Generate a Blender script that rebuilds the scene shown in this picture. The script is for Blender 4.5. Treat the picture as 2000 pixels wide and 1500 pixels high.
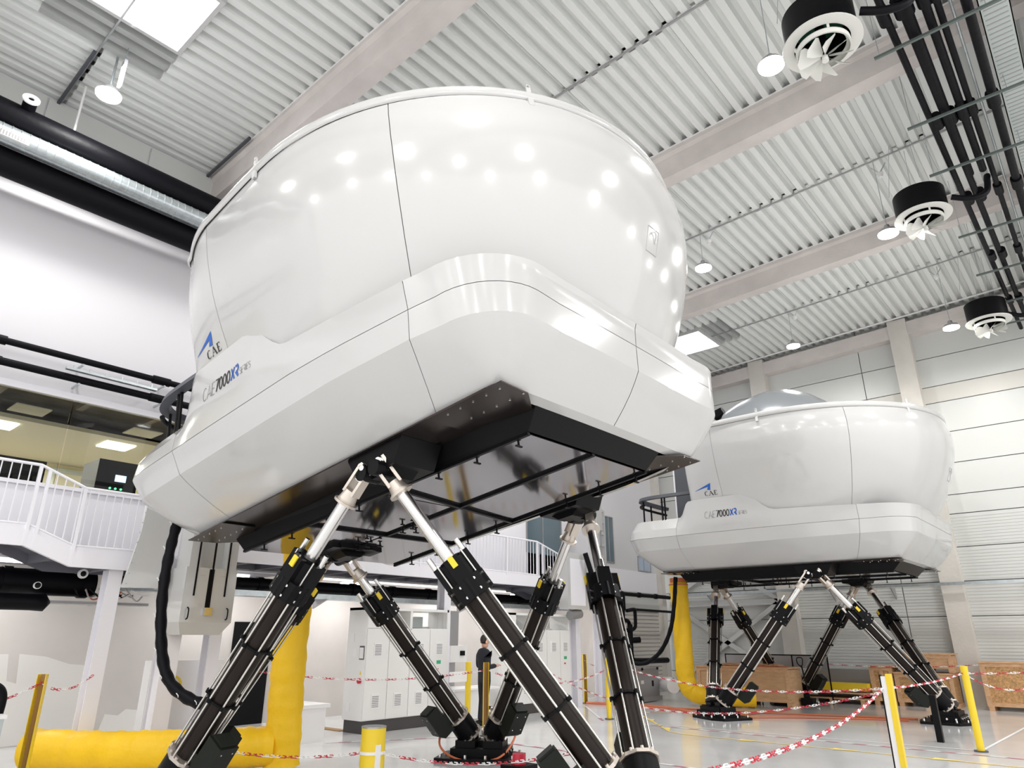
import bpy, bmesh, math, random
from mathutils import Vector, Matrix, Quaternion
random.seed(7)
PI = math.pi
for o in list(bpy.data.objects): bpy.data.objects.remove(o)
SC = bpy.context.scene; COL = SC.collection

# ------------------------------------------------------------------ camera
YAW, PITCH = math.radians(130.857), 0.3532
FWD = Vector((math.cos(YAW)*math.cos(PITCH), math.sin(YAW)*math.cos(PITCH), math.sin(PITCH)))
RGT = Vector((math.sin(YAW), -math.cos(YAW), 0)); UPV = RGT.cross(FWD)
cd = bpy.data.cameras.new('camera'); cd.sensor_width = 36; cd.lens = 1344.07/2000*36
cd.clip_start = .05; cd.clip_end = 200
cam = bpy.data.objects.new('camera', cd); COL.objects.link(cam)
cam.matrix_world = Matrix(((RGT.x, UPV.x, -FWD.x, 0), (RGT.y, UPV.y, -FWD.y, 0), (RGT.z, UPV.z, -FWD.z, 1.7), (0, 0, 0, 1)))
SC.camera = cam
# ------------------------------------------------------------------ exposure, world
SC.view_settings.view_transform = 'Standard'; SC.view_settings.look = 'None'
SC.view_settings.gamma = 1; SC.view_settings.use_curve_mapping = False
SC.view_settings.exposure = 0.12
W = bpy.data.worlds.new('world'); SC.world = W; W.use_nodes = True
W.node_tree.nodes['Background'].inputs[0].default_value = (1, .99, .985, 1)
W.node_tree.nodes['Background'].inputs[1].default_value = 1.5
LAMP_W, SKY_W = 125, 6.0

# ------------------------------------------------------------------ materials
def mat(name, col, rough=.5, metal=0, emit=0, coat=0, bump=0, bscale=20, var=0, vscale=3, alpha=1, vstretch=None, ecol=None, spec=None):
    m = bpy.data.materials.new(name); m.use_nodes = True
    nt = m.node_tree; b = nt.nodes['Principled BSDF']; L = nt.links
    c = (*col, 1)
    b.inputs['Base Color'].default_value = c; b.inputs['Roughness'].default_value = rough; b.inputs['Metallic'].default_value = metal
    if spec is not None: b.inputs['Specular IOR Level'].default_value = spec
    if coat: b.inputs['Coat Weight'].default_value = coat; b.inputs['Coat Roughness'].default_value = .04
    if emit: b.inputs['Emission Color'].default_value = (*(ecol or col), 1); b.inputs['Emission Strength'].default_value = emit
    if alpha < 1: b.inputs['Alpha'].default_value = alpha
    if var or bump:
        tc = nt.nodes.new('ShaderNodeTexCoord'); mp = nt.nodes.new('ShaderNodeMapping'); L.new(tc.outputs['Object'], mp.inputs[0])
        if vstretch: mp.inputs['Scale'].default_value = vstretch
    if var:
        n = nt.nodes.new('ShaderNodeTexNoise'); n.inputs['Scale'].default_value = vscale; n.inputs['Detail'].default_value = 6
        L.new(mp.outputs[0], n.inputs[0])
        r = nt.nodes.new('ShaderNodeMapRange'); r.inputs[1].default_value = .3; r.inputs[2].default_value = .7
        r.inputs[3].default_value = 1-var; r.inputs[4].default_value = 1+var*.4; L.new(n.outputs[0], r.inputs[0])
        x = nt.nodes.new('ShaderNodeMix'); x.data_type = 'RGBA'; x.blend_type = 'MULTIPLY'; x.inputs[0].default_value = 1
        x.inputs[6].default_value = c; L.new(r.outputs[0], x.inputs[7]); L.new(x.outputs[2], b.inputs['Base Color'])
    if bump:
        n = nt.nodes.new('ShaderNodeTexNoise'); n.inputs['Scale'].default_value = bscale; n.inputs['Detail'].default_value = 5
        L.new(mp.outputs[0], n.inputs[0]); q = nt.nodes.new('ShaderNodeBump'); q.inputs['Strength'].default_value = bump
        q.inputs['Distance'].default_value = .02
        L.new(n.outputs[0], q.inputs['Height']); L.new(q.outputs[0], b.inputs['Normal'])
    return m
M = dict(
 white=mat('white_gloss', (.55, .55, .545), .16, coat=.5),
 cast=mat('cast_metal', (.62, .56, .50), .38, .85),
 steel=mat('bright_steel', (.75, .74, .73), .22, 1),
 rod=mat('rod_steel', (.72, .70, .66), .3, .9),
 black=mat('black_paint', (.004, .004, .005), .42, spec=.14),
 cyl=mat('dark_anodised', (.016, .011, .009), .38, .2, spec=.22),
 blackmat=mat('black_rubber', (.003, .003, .005), .5, spec=.14, bump=.3, bscale=8),
 under=mat('glossy_dark_panel', (.27, .26, .285), .09, .95),
 platform=mat('platform_steel', (.06, .048, .045), .22, .8),
 darkgap=mat('gap_dark', (.26, .26, .26), .8),
 dgrey=mat('dark_grey_paint', (.075, .08, .095), .5),
 motor=mat('motor_case', (.009, .011, .008), .45, spec=.18),
 hood=mat('grey_hood', (.30, .32, .34), .25, .2, coat=.3),
 yellow=mat('yellow_paint', (.86, .62, .03), .4),
 fabric=mat('yellow_fabric', (.93, .57, .005), .5, bump=1.0, bscale=7, vstretch=(1, 1, 1)),
 red=mat('red_plastic', (.55, .02, .05), .35), wplast=mat('white_plastic', (.85, .84, .84), .35),
 orange=mat('orange_cable', (.62, .17, .07), .45),
 blue=mat('logo_blue', (.02, .11, .45), .4), ink=mat('logo_black', (.02, .02, .02), .4), inkg=mat('logo_grey', (.2, .2, .2), .4),
 roof=mat('roof_sheet', (.80, .815, .80), .45, .1), beam=mat('concrete_beam', (.66, .61, .585), .8, bump=.25, bscale=14, var=.12, vscale=1.5),
 column=mat('concrete_column', (.66, .63, .58), .8, bump=.2, bscale=14, var=.12, vscale=1.2),
 wallp=mat('wall_panel', (.62, .63, .61), .4), wallb=mat('wall_panel_beige', (.62, .605, .56), .4),
 wallw=mat('wall_white', (.66, .65, .68), .45), wallc=mat('wall_beige', (.62, .58, .545), .8, var=.18, vscale=.5),
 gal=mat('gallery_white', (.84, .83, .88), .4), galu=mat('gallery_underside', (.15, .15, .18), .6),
 floor=mat('floor_resin', (.78, .78, .78), .13, coat=.2, var=.22, vscale=.45),
 cab=mat('cabinet_grey', (.82, .815, .80), .4), cabd=mat('cabinet_plinth', (.055, .05, .05), .5),
 slot=mat('louvre_shadow', (.22, .22, .22), .6),
 wood=mat('osb_wood', (.58, .33, .14), .7, var=.45, vscale=28, bump=.3, bscale=40), plank=mat('plank_wood', (.66, .40, .22), .7, var=.25, vscale=6, vstretch=(1, 1, 4)),
 plankd=mat('plywood', (.60, .37, .20), .65, var=.15, vscale=4, vstretch=(1, 1, 5)),
 galv=mat('galvanised', (.55, .60, .62), .32, .8, var=.15, vscale=9), tray=mat('tray_galv', (.50, .55, .54), .4, .4),
 lamp=mat('lamp_glow', (1, 1, 1), .5, emit=14), sky=mat('skylight_glow', (1, 1, 1), .5, emit=SKY_W, ecol=(.94, .95, 1)),
 tile=mat('ceiling_tile', (.70, .66, .52), .7), rlamp=mat('panel_lamp', (1, .97, .8), .5, emit=5, ecol=(1, .96, .78)),
 rwall=mat('room_wall', (.88, .80, .56), .7), rceil=mat('room_concrete', (.34, .29, .22), .9, var=.3, vscale=2),
 screen=mat('screen', (.5, .7, 1), .4, emit=1.6, ecol=(.55, .7, 1)), green=mat('green_led', (.1, 1, .3), .4, emit=3),
 glass=None, win=mat('window_dark', (.12, .17, .20), .08), winl=mat('window_light', (.45, .55, .68), .1),
 skin=mat('skin', (.62, .36, .26), .5), cloth=mat('black_cloth', (.015, .016, .024), .85, bump=.4, bscale=12), hair=mat('dark_hair', (.02, .015, .012), .6),
 paper=mat('paper', (.85, .84, .84), .6), greenp=mat('green_print', (.05, .42, .2), .5), line=mat('yellow_line', (.86, .66, .18), .5),
 lineW=mat('white_line', (.80, .79, .79), .5), lineR=mat('red_line', (.55, .22, .27), .5), ahu=mat('ahu_grey', (.40, .40, .41), .35, .5),
 shut=mat('shutter', (.60, .57, .53), .5), fanw=mat('fan_white', (.72, .72, .68), .45), green2=mat('green_inner', (.03, .16, .09), .5),
 channel=mat('dull_channel', (.13, .16, .15), .5, .3), patch=mat('fresh_plaster', (.72, .70, .66), .8),
 brass=mat('hazard_brown', (.30, .16, .04), .5),
)
g = bpy.data.materials.new('window_glass'); g.use_nodes = True; nt = g.node_tree
tr = nt.nodes.new('ShaderNodeBsdfTransparent'); tr.inputs[0].default_value = (.93, .95, .93, 1)
gl = nt.nodes.new('ShaderNodeBsdfGlossy'); gl.inputs['Roughness'].default_value = .01
mx = nt.nodes.new('ShaderNodeMixShader'); fr = nt.nodes.new('ShaderNodeFresnel'); fr.inputs[0].default_value = 1.45
nt.links.new(fr.outputs[0], mx.inputs[0]); nt.links.new(tr.outputs[0], mx.inputs[1]); nt.links.new(gl.outputs[0], mx.inputs[2])
nt.links.new(mx.outputs[0], nt.nodes['Material Output'].inputs[0]); M['glass'] = g

# ------------------------------------------------------------------ mesh helpers
def basis(d):
    d = Vector(d).normalized(); a = Vector((0, 0, 1)) if abs(d.z) < .95 else Vector((1, 0, 0))
    u = a.cross(d).normalized(); return u, d.cross(u), d
class MB:
    def __init__(s): s.v = []; s.f = []; s.m = []; s.k = 0
    def add(s, vs, fs):
        n = len(s.v); s.v += [tuple(v) for v in vs]; s.f += [tuple(i+n for i in f) for f in fs]; s.m += [s.k]*len(fs); return s
    def box(s, c, d, R=None):
        x, y, z = (q/2 for q in d); c = Vector(c)
        vs = [Vector((a*x, b*y, e*z)) for a in (-1, 1) for b in (-1, 1) for e in (-1, 1)]
        if R is not None: vs = [R @ v for v in vs]
        return s.add([v+c for v in vs], [(0, 1, 3, 2), (4, 6, 7, 5), (0, 4, 5, 1), (2, 3, 7, 6), (0, 2, 6, 4), (1, 5, 7, 3)])
    def mm(s, a, b): return s.box([(p+q)/2 for p, q in zip(a, b)], [abs(q-p) for p, q in zip(a, b)])
    def cyl(s, a, b, r, n=16, r2=None, caps=True):
        a, b = Vector(a), Vector(b); r2 = r if r2 is None else r2; u, w, _ = basis(b-a); vs = []
        for p, q in ((a, r), (b, r2)):
            for i in range(n): t = 2*PI*i/n; vs.append(p+u*q*math.cos(t)+w*q*math.sin(t))
        fs = [(i, (i+1) % n, n+(i+1) % n, n+i) for i in range(n)]
        if caps: fs += [tuple(range(n))[::-1], tuple(range(n, 2*n))]
        return s.add(vs, fs)
    def ring(s, a, b, ro, ri, n=32):
        a, b = Vector(a), Vector(b); u, w, _ = basis(b-a); vs = []
        for p, q in ((a, ro), (b, ro), (b, ri), (a, ri)):
            for i in range(n): t = 2*PI*i/n; vs.append(p+u*q*math.cos(t)+w*q*math.sin(t))
        return s.add(vs, [(k*n+i, k*n+(i+1) % n, ((k+1) % 4)*n+(i+1) % n, ((k+1) % 4)*n+i) for k in range(4) for i in range(n)])
    def tube(s, pts, r, n=10, rf=None):
        pts = [Vector(p) for p in pts]; vs = []; up = None
        for i, p in enumerate(pts):
            d = (pts[min(i+1, len(pts)-1)]-pts[max(i-1, 0)]).normalized()
            if up is None: u, w, _ = basis(d)
            else: u = (up-d*up.dot(d)).normalized(); w = d.cross(u)
            up = u; q = rf(i/(len(pts)-1)) if rf else r
            for k in range(n): t = 2*PI*k/n; vs.append(p+u*q*math.cos(t)+w*q*math.sin(t))
        m = len(pts); fs = [(i*n+k, i*n+(k+1) % n, (i+1)*n+(k+1) % n, (i+1)*n+k) for i in range(m-1) for k in range(n)]
        fs += [tuple(range(n))[::-1], tuple(range((m-1)*n, m*n))]
        return s.add(vs, fs)
    def prism(s, poly, off):   # poly: list of 3d points (planar), extruded by off
        n = len(poly); off = Vector(off); vs = [Vector(p) for p in poly]+[Vector(p)+off for p in poly]
        return s.add(vs, [tuple(range(n)), tuple(range(2*n-1, n-1, -1))]+[(i, n+i, n+(i+1) % n, (i+1) % n) for i in range(n)])
    def grid(s, rows, close=False):
        n = len(rows[0]); vs = [p for r in rows for p in r]
        fs = [(i*n+j, i*n+(j+1) % n, (i+1)*n+(j+1) % n, (i+1)*n+j) for i in range(len(rows)-1) for j in range(n if close else n-1)]
        return s.add(vs, fs)
    def mesh(s, name, mats, smooth=None):
        me = bpy.data.meshes.new(name); me.from_pydata(s.v, [], s.f)
        for q in (mats if isinstance(mats, (list, tuple)) else [mats]): me.materials.append(M[q] if isinstance(q, str) else q)
        me.polygons.foreach_set('material_index', s.m)
        if smooth is not None:
            bm = bmesh.new(); bm.from_mesh(me); bmesh.ops.recalc_face_normals(bm, faces=bm.faces); bm.to_mesh(me); bm.free()
            me.polygons.foreach_set('use_smooth', [True]*len(me.polygons)); me.set_sharp_from_angle(angle=math.radians(smooth))
        else:
            bm = bmesh.new(); bm.from_mesh(me); bmesh.ops.recalc_face_normals(bm, faces=bm.faces); bm.to_mesh(me); bm.free()
        me.update(); return me
    def build(s, name, mats, parent=None, smooth=None, mw=None, **kw):
        o = bpy.data.objects.new(name, s.mesh(name, mats, smooth)); COL.objects.link(o)
        if parent: o.parent = parent
        if mw is not None: o.matrix_basis = mw
        for k, v in kw.items(): o[k] = v
        return o
def tag(o, label, cat, group=None):
    o['label'] = label; o['category'] = cat
    if group: o['group'] = group
    return o
def thing(name, label, cat, loc=(0, 0, 0), group=None):
    o = bpy.data.objects.new(name, None); COL.objects.link(o); o.location = loc; o.empty_display_size = .2
    return tag(o, label, cat, group)
def inst(o, parent=None, mw=None):
    c = o.copy(); COL.objects.link(c); c.parent = parent
    if mw is not None: c.matrix_basis = mw
    return c
def dup(o, parent=None):
    c = inst(o, parent)
    for ch in list(o.children): dup(ch, c)
    return c
def struct(o): o['kind'] = 'structure'; return o
def lerp(a, b, t): return a+(b-a)*t
def interp(x, tab):
    if x <= tab[0][0]: return tab[0][1]
    for (a, p), (b, q) in zip(tab, tab[1:]):
        if x <= b: return p+(q-p)*(x-a)/(b-a)
    return tab[-1][1]
def sm(t): t = max(0, min(1, t)); return t*t*(3-2*t)
def bez(pts, n=8):   # catmull-rom through points
    P = [Vector(p) for p in pts]; P = [P[0]*2-P[1]]+P+[P[-1]*2-P[-2]]; out = []
    for i in range(1, len(P)-2):
        for k in range(n):
            t = k/n; a, b, c, d = P[i-1:i+3]
            out.append(.5*((2*b)+(c-a)*t+(2*a-5*b+4*c-d)*t*t+(3*b-3*c+d-a)*t**3))
    return out+[P[-2]]
def Tm(x, y, z): return Matrix.Translation((x, y, z))

# ------------------------------------------------------------------ room shell
def ceil_z(x): return 11.35+.036*x
XL, XR, YB, YE = -12.8, 13.0, -14.0, 23.42
fl = MB().mm((-19, YB, -.2), (XR, YE+.3, 0)).build('floor', 'floor'); struct(fl)
# roof: corrugated sheets
TILT = Matrix.Rotation(-math.atan(.036), 4, 'Y')
def sheet_mesh(ly, xa=0, xb=1.04):
    b = MB(); prof = []
    for k in range(4):
        x = k*.26
        prof += [(x, 0), (x+.115, 0), (x+.15, .13), (x+.225, .13)]
    prof.append((1.04, 0))
    def zi(x): return interp(x, prof)
    prof = [(xa, zi(xa))]+[q for q in prof if xa < q[0] < xb]+[(xb, zi(xb))]
    b.grid([[(x, 0, z) for x, z in prof], [(x, ly, z) for x, z in prof]])
    return b.mesh('roof_sheet', 'roof')
ceiling = MB().add([(XL-.3, YB, ceil_z(XL)+.30), (XR, YB, ceil_z(XR)+.30), (XR, YE+.6, ceil_z(XR)+.30), (XL-.3, YE+.6, ceil_z(XL)+.30)], [(0, 1, 2, 3)]).build('ceiling', 'darkgap'); struct(ceiling)
seams = [-6.6, -.86-2.95, -.86, 2.2, 5.2, 8.22, 11.1, 14.25, 17.0, 20.05, 23.8]
SKYL = [(-10.1, -8.66, 1.35, 3.07), (-10.1, -8.68, 19.2, 20.75)]
for a, b2 in zip(seams, seams[1:]):
    me = sheet_mesh(b2-a+.06)
    i = 0; x = -13.05
    while x < 1.2:
        hit = [s for s in SKYL if s[0] < x+1.04 and s[1] > x and s[2] < b2 and s[3] > a]
        if not hit or True:
            if hit:
                s = hit[0]
                for y0, y1, xa, xb in ((a, s[2]-.08, x, x+1.04), (s[3]+.08, b2, x, x+1.04), (s[2]-.08, s[3]+.08, x, min(x+1.04, s[0]-.06)), (s[2]-.08, s[3]+.08, max(x, s[1]+.06), x+1.04)):
                    if y1-y0 > .1 and xb-xa > .05:
                        o = bpy.data.objects.new('roof_sheet', sheet_mesh(y1-y0, xa-x, xb-x)); COL.objects.link(o); o.parent = ceiling
                        o.matrix_basis = Tm(x, y0, ceil_z(x)) @ TILT
            else:
                o = bpy.data.objects.new('roof_sheet', me); COL.objects.link(o); o.parent = ceiling
                o.matrix_basis = Tm(x, a, ceil_z(x)+(.01 if i % 2 else 0)) @ TILT
        x += 1.04; i += 1
    MB().mm((-13, b2-.03, -.03), (1.2, b2+.0, -.002)).build('lap_strip', 'ahu', ceiling, mw=Tm(0, 0, 11.35) @ TILT)
for s in SKYL:   # skylights: white frame and bright dome pane
    z0 = ceil_z((s[0]+s[1])/2)
    fb = MB(); w = .07
    fb.mm((s[0]-w, s[2]-w, -.02), (s[0], s[3]+w, .3)).mm((s[1], s[2]-w, -.02), (s[1]+w, s[3]+w, .3)).mm((s[0], s[2]-w, -.02), (s[1], s[2], .3)).mm((s[0], s[3], -.02), (s[1], s[3]+w, .3))
    f = struct(fb.build('window_%d' % (SKYL.index(s)+1), 'white', mw=Tm(0, 0, z0-.04)))
    MB().mm((s[0], s[2], .1), (s[1], s[3], .13)).build('skylight_pane', 'sky', f)
def concrete_beam(y, label, x0=XL, x1=1.0):
    poly = [(x0, y, -.62), (x0, y+.32, -.62), (x0, y+.32, -.0), (x0, y-.06, -.0), (x0, y-.06, -.10), (x0, y, -.16)]
    b = MB().prism(poly, (x1-x0, 0, 0)); o = b.build('roof_beam', 'beam', mw=Tm(0, 0, 11.35) @ TILT); struct(o)
    MB().mm((x0, y-.075, -.012), (x1, y-.03, .012)).build('ledge_strip', 'wplast', o); return o
for y, l in ((-.86, ''), (5.09, ''), (10.97, ''), (16.84, '')): concrete_beam(y, l)
# end wall: panels between columns
ew = struct(MB().mm((-19, YE+.06, -.1), (XR, YE+.2, 12)).build('wall_back', 'darkgap'))
zj = [.05, .62, 2.26, 3.19, 4.12, 5.05, 5.60, 6.52, 7.45, 8.39, 8.91, 9.83, 10.80, 11.5]
xj = [-12.9, -8.42, -5.09, -3.78, .7, 5.2, 9.6, XR]
for i in range(len(xj)-1):
    for j in range(len(zj)-1):
        g_ = .012
        b = MB().mm((xj[i]+g_, YE-.02+(.012 if (i+j) % 2 else 0)*0, zj[j]+g_), (xj[i+1]-g_, YE+.05, zj[j+1]-g_))
        if 1 <= j <= 4:    # fine micro-ribs on the lower panels
            z = zj[j]+.05
            while z < zj[j+1]-.05:
                b.mm((xj[i]+g_, YE-.028, z), (xj[i+1]-g_, YE-.02, z+.035)); z += .085
        b.build('wall_panel', 'wallb' if j in (9,) else ('column' if j == 0 else 'wallp'), ew)
eb = struct(MB().prism([(XL, 23.04, -.62+.02), (XL, 23.4, -.60), (XL, 23.4, -.16), (XL, 23.04, -.16)], (XR-XL, 0, 0)).build('trim_1', 'beam', mw=Tm(0, 0, 11.35) @ TILT))
struct(MB().mm((XL, 22.86, -.05), (1.0, 22.9, -.01)).build('trim_2', 'wplast', mw=Tm(0, 0, 11.35) @ TILT))
def col(name, x0, x1, y0, y1, z1, m='column', label=''): return struct(MB().mm((x0, y0, 0), (x1, y1, z1)).build(name, m))
for x0 in (-8.66, -4.03, .6, 5.2): col('concrete_column', x0, x0+.53, 23.0, 23.41, ceil_z(x0)-.02)
# right longitudinal concrete beam and far enclosing walls
struct(MB().mm((.85, YB, -1.0), (1.4, YE, .2)).build('trim_3', 'beam', mw=Tm(0, 0, 11.35)))
# left wall, upper part with a glazed control room opening (y 1.2..5.6, z 4.0..5.5)
GY0, GY1 = -1.0, 5.75
lw = MB(); T = .2
lw.mm((XL-T, YB, 5.5), (XL, YE, 11.3)).mm((XL-T, YB, 2.9), (XL, GY0, 5.5)).mm((XL-T, GY0, 2.9), (XL, GY1, 4.0)).mm((XL-T, GY1, 2.9), (XL, 19.2, 5.5)).mm((XL-T, 19.2, 3.15), (XL, 22.75, 5.5))
wl = struct(lw.build('wall_left', 'wallw'))
y = -1.6
while y < 23:   # upper cassette panels
    MB().mm((XL-.0, y+.01, 9.55), (XL+.03, y+1.78, 10.85)).build('wall_panel', 'wallp', wl); y += 1.8
MB().mm((XL, GY0, 5.46), (XL+.05, GY1, 5.56)).build('window_head', 'gal', wl)
MB().mm((XL-.03, GY0, 3.96), (XL+.04, GY1, 4.02)).build('window_sill', 'gal', wl)
w3 = struct(MB().mm((XL-.12, GY0, 4.0), (XL-.10, 3.5, 5.5)).build('window_3', 'glass'))
w4 = struct(MB().mm((XL-.12, 3.53, 4.0), (XL-.10, GY1, 5.5)).build('window_4', 'glass'))
# lower wall under the gallery (recessed) and upper return
struct(MB().mm((-14.8, YB, 0), (-14.6, 19.0, 3.0)).build('wall_lower', 'wallc'))
struct(MB().mm((-14.8, 18.9, 0), (XL-.0, 19.05, 3.0)).build('wall_return', 'wallc'))
for pl in ([(3.0, 1.44), (3.88, 1.44), (3.94, 1.02), (4.09, .97), (4.04, 1.44), (4.45, 1.39), (4.84, 1.26), (5.15, 1.23), (5.27, .97), (5.35, .02), (3.0, .02)], [(5.59, .4), (5.82, .36), (5.94, .46), (6.22, .42), (6.2, .01), (5.5, .01)]):
    MB().prism([(-14.6, y, z) for y, z in pl], (.004, 0, 0)).build('plaster_patch', 'patch', bpy.data.objects['wall_lower'])
struct(MB().mm((XL, YB, 2.95), (XL+.012, 19.0, 3.98)).build('wall_parapet', 'gal'))  # parapet face in a lighter white, offsetting the shade there by colour
struct(MB().mm((XL, 6.0, 3.98), (XL+.012, 15.38, 5.45)).mm((XL, 17.12, 3.98), (XL+.012, 19.4, 5.45)).mm((XL, 19.2, 3.16), (XL+.012, 22.7, 3.85)).build('wall_gallery', 'gal'))  # same white wall, lower part coloured lighter so it looks better lit
# roller shutter at the far end
sh = struct(MB().mm((XL-.1, 19.2, 0), (XL-.06, 23.2, 2.6)).build('door_1', 'shut'))
z = .03
while z < 2.5:
    MB().prism([(XL-.06, 19.25, z), (XL-.02, 19.25, z+.02), (XL-.02, 19.25, z+.09), (XL-.06, 19.25, z+.115)], (0, 3.9, 0)).build('slat', 'shut', sh); z += .125
struct(MB().mm((XL-.1, 19.1, 2.55), (XL+.02, 22.75, 3.15)).build('trim_4', 'wallp'))
struct(MB().mm((XL-.15, 22.72, 0), (XL+.18, 23.0, 10.9)).build('trim_5', 'column'))
# windows / doors in the white wall on the gallery level
def winbox(n, y0, y1, z0, z1, m='win'):
    o = struct(MB().mm((XL-.02, y0, z0), (XL+.012, y1, z1)).build(n, m))
    b = MB(); t = .035
    b.mm((XL, y0-t, z0-t), (XL+.03, y0, z1+t)).mm((XL, y1, z0-t), (XL+.03, y1+t, z1+t)).mm((XL, y0, z0-t), (XL+.03, y1, z0)).mm((XL, y0, z1), (XL+.03, y1, z1+t)).build('window_frame', 'ahu', o)
    MB().mm((XL, (y0*.55+y1*.45)-.02, z0), (XL+.026, (y0*.55+y1*.45)+.02, z1)).build('mullion', 'ahu', o)
winbox('door_2', 15.45, 17.05, 3.1, 5.25); winbox('window_5', 19.5, 19.95, 4.05, 5.5); winbox('window_6', 21.5, 22.3, 3.9, 4.35, 'winl')
# dark doorway under the gallery
struct(MB().mm((-14.62, 7.86, 0), (-14.58, 8.75, 2.02)).build('door_3', 'black'))
# ------------------------------------------------------------------ control room behind the glass
rm = MB().mm((-19, -3, 2.95), (-18.8, 8, 6.2)).build('wall_room_back', 'rwall'); struct(rm)
struct(MB().mm((-19, 7.8, 2.95), (XL-T, 8, 6.2)).build('wall_room_side', 'rwall'))
struct(MB().mm((-19, -3, 2.95), (XL-T, -2.8, 6.2)).build('wall_room_near', 'rwall'))
struct(MB().mm((-19, -3, 2.9), (XL-T, 8, 3.0)).build('floor_room', 'galu'))
struct(MB().mm((-19, -3, 6.15), (XL-T, 8, 6.25)).build('ceiling_room', 'rceil'))
struct(MB().mm((-18.8, -2.8, 5.6), (-15.3, 7.8, 5.68)).build('ceiling_suspended', 'tile'))
for yy in (.2, 1.5, 2.8, 4.2, 5.5): struct(MB().mm((-15.2, yy, 5.98), (XL-T, yy+.12, 6.15)).build('room_joist', 'rceil'))
for y0, k in ((2.85, 0), (5.02, 0), (.7, 0)):
    tag(MB().mm((-16.22, y0, 5.575), (-15.6, y0+.58, 5.6)).build('panel_lamp', 'rlamp'), {2.85: 'bright square panel lamp at the left edge of the glazed room ceiling', 5.02: 'bright square panel lamp above the black cabinet in the glazed room', .7: 'square panel lamp further left in the glazed room ceiling'}[y0], 'lamp', 'control room lamps')
for y0 in (2.99, 4.98):
    tag(MB().mm((-14.72, y0, 5.58), (-14.15, y0+.56, 5.6)).build('ceiling_tile', 'tile'), 'unlit cream ceiling panel hanging near the glass, %s' % ('left one' if y0 < 4 else 'right one beside the simulator railing'), 'ceiling panel', 'hanging ceiling panels')
r = thing('server_cabinet', 'black server cabinet with lit display behind the control room glass', 'cabinet', (-14.9, 4.95, 3.0))
MB().mm((-.4, -.35, 0), (.4, .4, 1.95)).build('body', 'dgrey', r)
fp = MB().mm((.4, -.35, 0), (.42, .4, 1.95)).build('front_panel', 'black', r)
MB().mm((.42, -.02, 1.55), (.43, .18, 1.68)).build('display', 'screen', fp)
for k in range(3): MB().cyl((.42, -.08+.1*k, 1.41), (.435, -.08+.1*k, 1.41), .02, 10).build('indicator_light', 'green', fp)
tag(MB().mm((-14.9, 2.2, 3.0), (-14.5, 3.75, 4.72)).mm((-14.9, 1.2, 3.0), (-14.4, 2.6, 5.1)).build('rack_row', 'black'), 'dark equipment racks behind the left part of the glass', 'rack')
d = thing('room_door', 'pale green door frame in the cream back wall of the glazed room', 'door', (-18.78, 4.95, 3.0))
MB().mm((0, 0, 0), (.05, .1, 2.4)).mm((0, .8, 0), (.05, .9, 2.4)).mm((0, 0, 2.4), (.05, .9, 2.5)).build('frame', 'tray', d)
MB().mm((0, .1, 0), (.03, .8, 2.4)).build('leaf', 'tile', d)
# ------------------------------------------------------------------ flight simulator
TH = 0.1605
def Rz_prof(z): return interp(z, [(4.2, 2.50), (4.4, 2.62), (4.6, 2.745), (4.79, 2.85), (5.05, 2.965), (5.3, 3.06), (5.55, 3.14), (5.8, 3.20), (6.0, 3.225), (6.2, 3.215), (6.4, 3.17), (6.5, 3.135), (6.62, 3.09)])
def Bz_prof(z): return interp(z, [(4.2, 2.42), (4.45, 2.585), (4.9, 2.79), (5.3, 2.93), (5.6, 3.02), (6.0, 3.10), (6.3, 3.115), (6.62, 3.08)])
def Y6(z): return interp(z, [(4.2, 2.40), (4.85, 2.66), (4.94, 2.69), (5.28, 2.82), (5.6, 2.92), (6.08, 3.02), (6.53, 3.063), (6.62, 3.065)])
def Y14(z): return interp(z, [(4.2, 2.40), (4.83, 2.655), (5.13, 2.714), (5.48, 2.797), (5.85, 2.855), (6.15, 2.876), (6.57, 2.878), (6.62, 2.875)])
def dome_pt(u, z, off=0):
    """u in 0..1 front half circle quarter, 1..2 side to x=-.6, 2..3 to x=-1.3, 3..4 round the back; starboard (y<0)"""
    R, B, a, c = Rz_prof(z)-off, Bz_prof(z)-off, Y6(z)-off, Y14(z)-off
    if u <= 1:
        f = u*PI/2; k = sm(u)**1.5; rr = R+(B-R)*k
        return Vector((.7+R*math.cos(f), -rr*math.sin(f), z))
    if u <= 2: t = u-1; x = .7-1.3*t; return Vector((x, -(B+(a-B)*(t*t*(1.6-.6*t))), z))
    if u <= 3: t = u-2; return Vector((-.6-.7*t, -(a+(c-a)*(.35*t+.65*t*t)), z))
    t = (u-3); q = min(t/.35, 1)*PI/2
    if t < .35: return Vector((-1.3-(.22-off)*math.sin(q), -(c-.22+.22*math.cos(q)), z))
    return Vector((-1.52+off, -(c-.22)*(1-(t-.35)/.65), z))
def panel(b, us, zs, side, off=0):
    rows = []
    for z in zs:
        r = []
        for u in us:
            p = dome_pt(abs(u), z, off); 
            if (u < 0) ^ (side < 0): p.y = -p.y
            r.append(p)
        rows.append(r)
    b.grid(rows)
def fr(a, b, n): return [a+(b-a)*i/n for i in range(n+1)]
US = 57.8/90
ZS = [4.2, 4.35, 4.5, 4.65, 4.8, 4.95, 5.1, 5.25, 5.4, 5.55, 5.7, 5.85, 6.0, 6.1, 6.2, 6.3, 6.4, 6.5]
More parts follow.
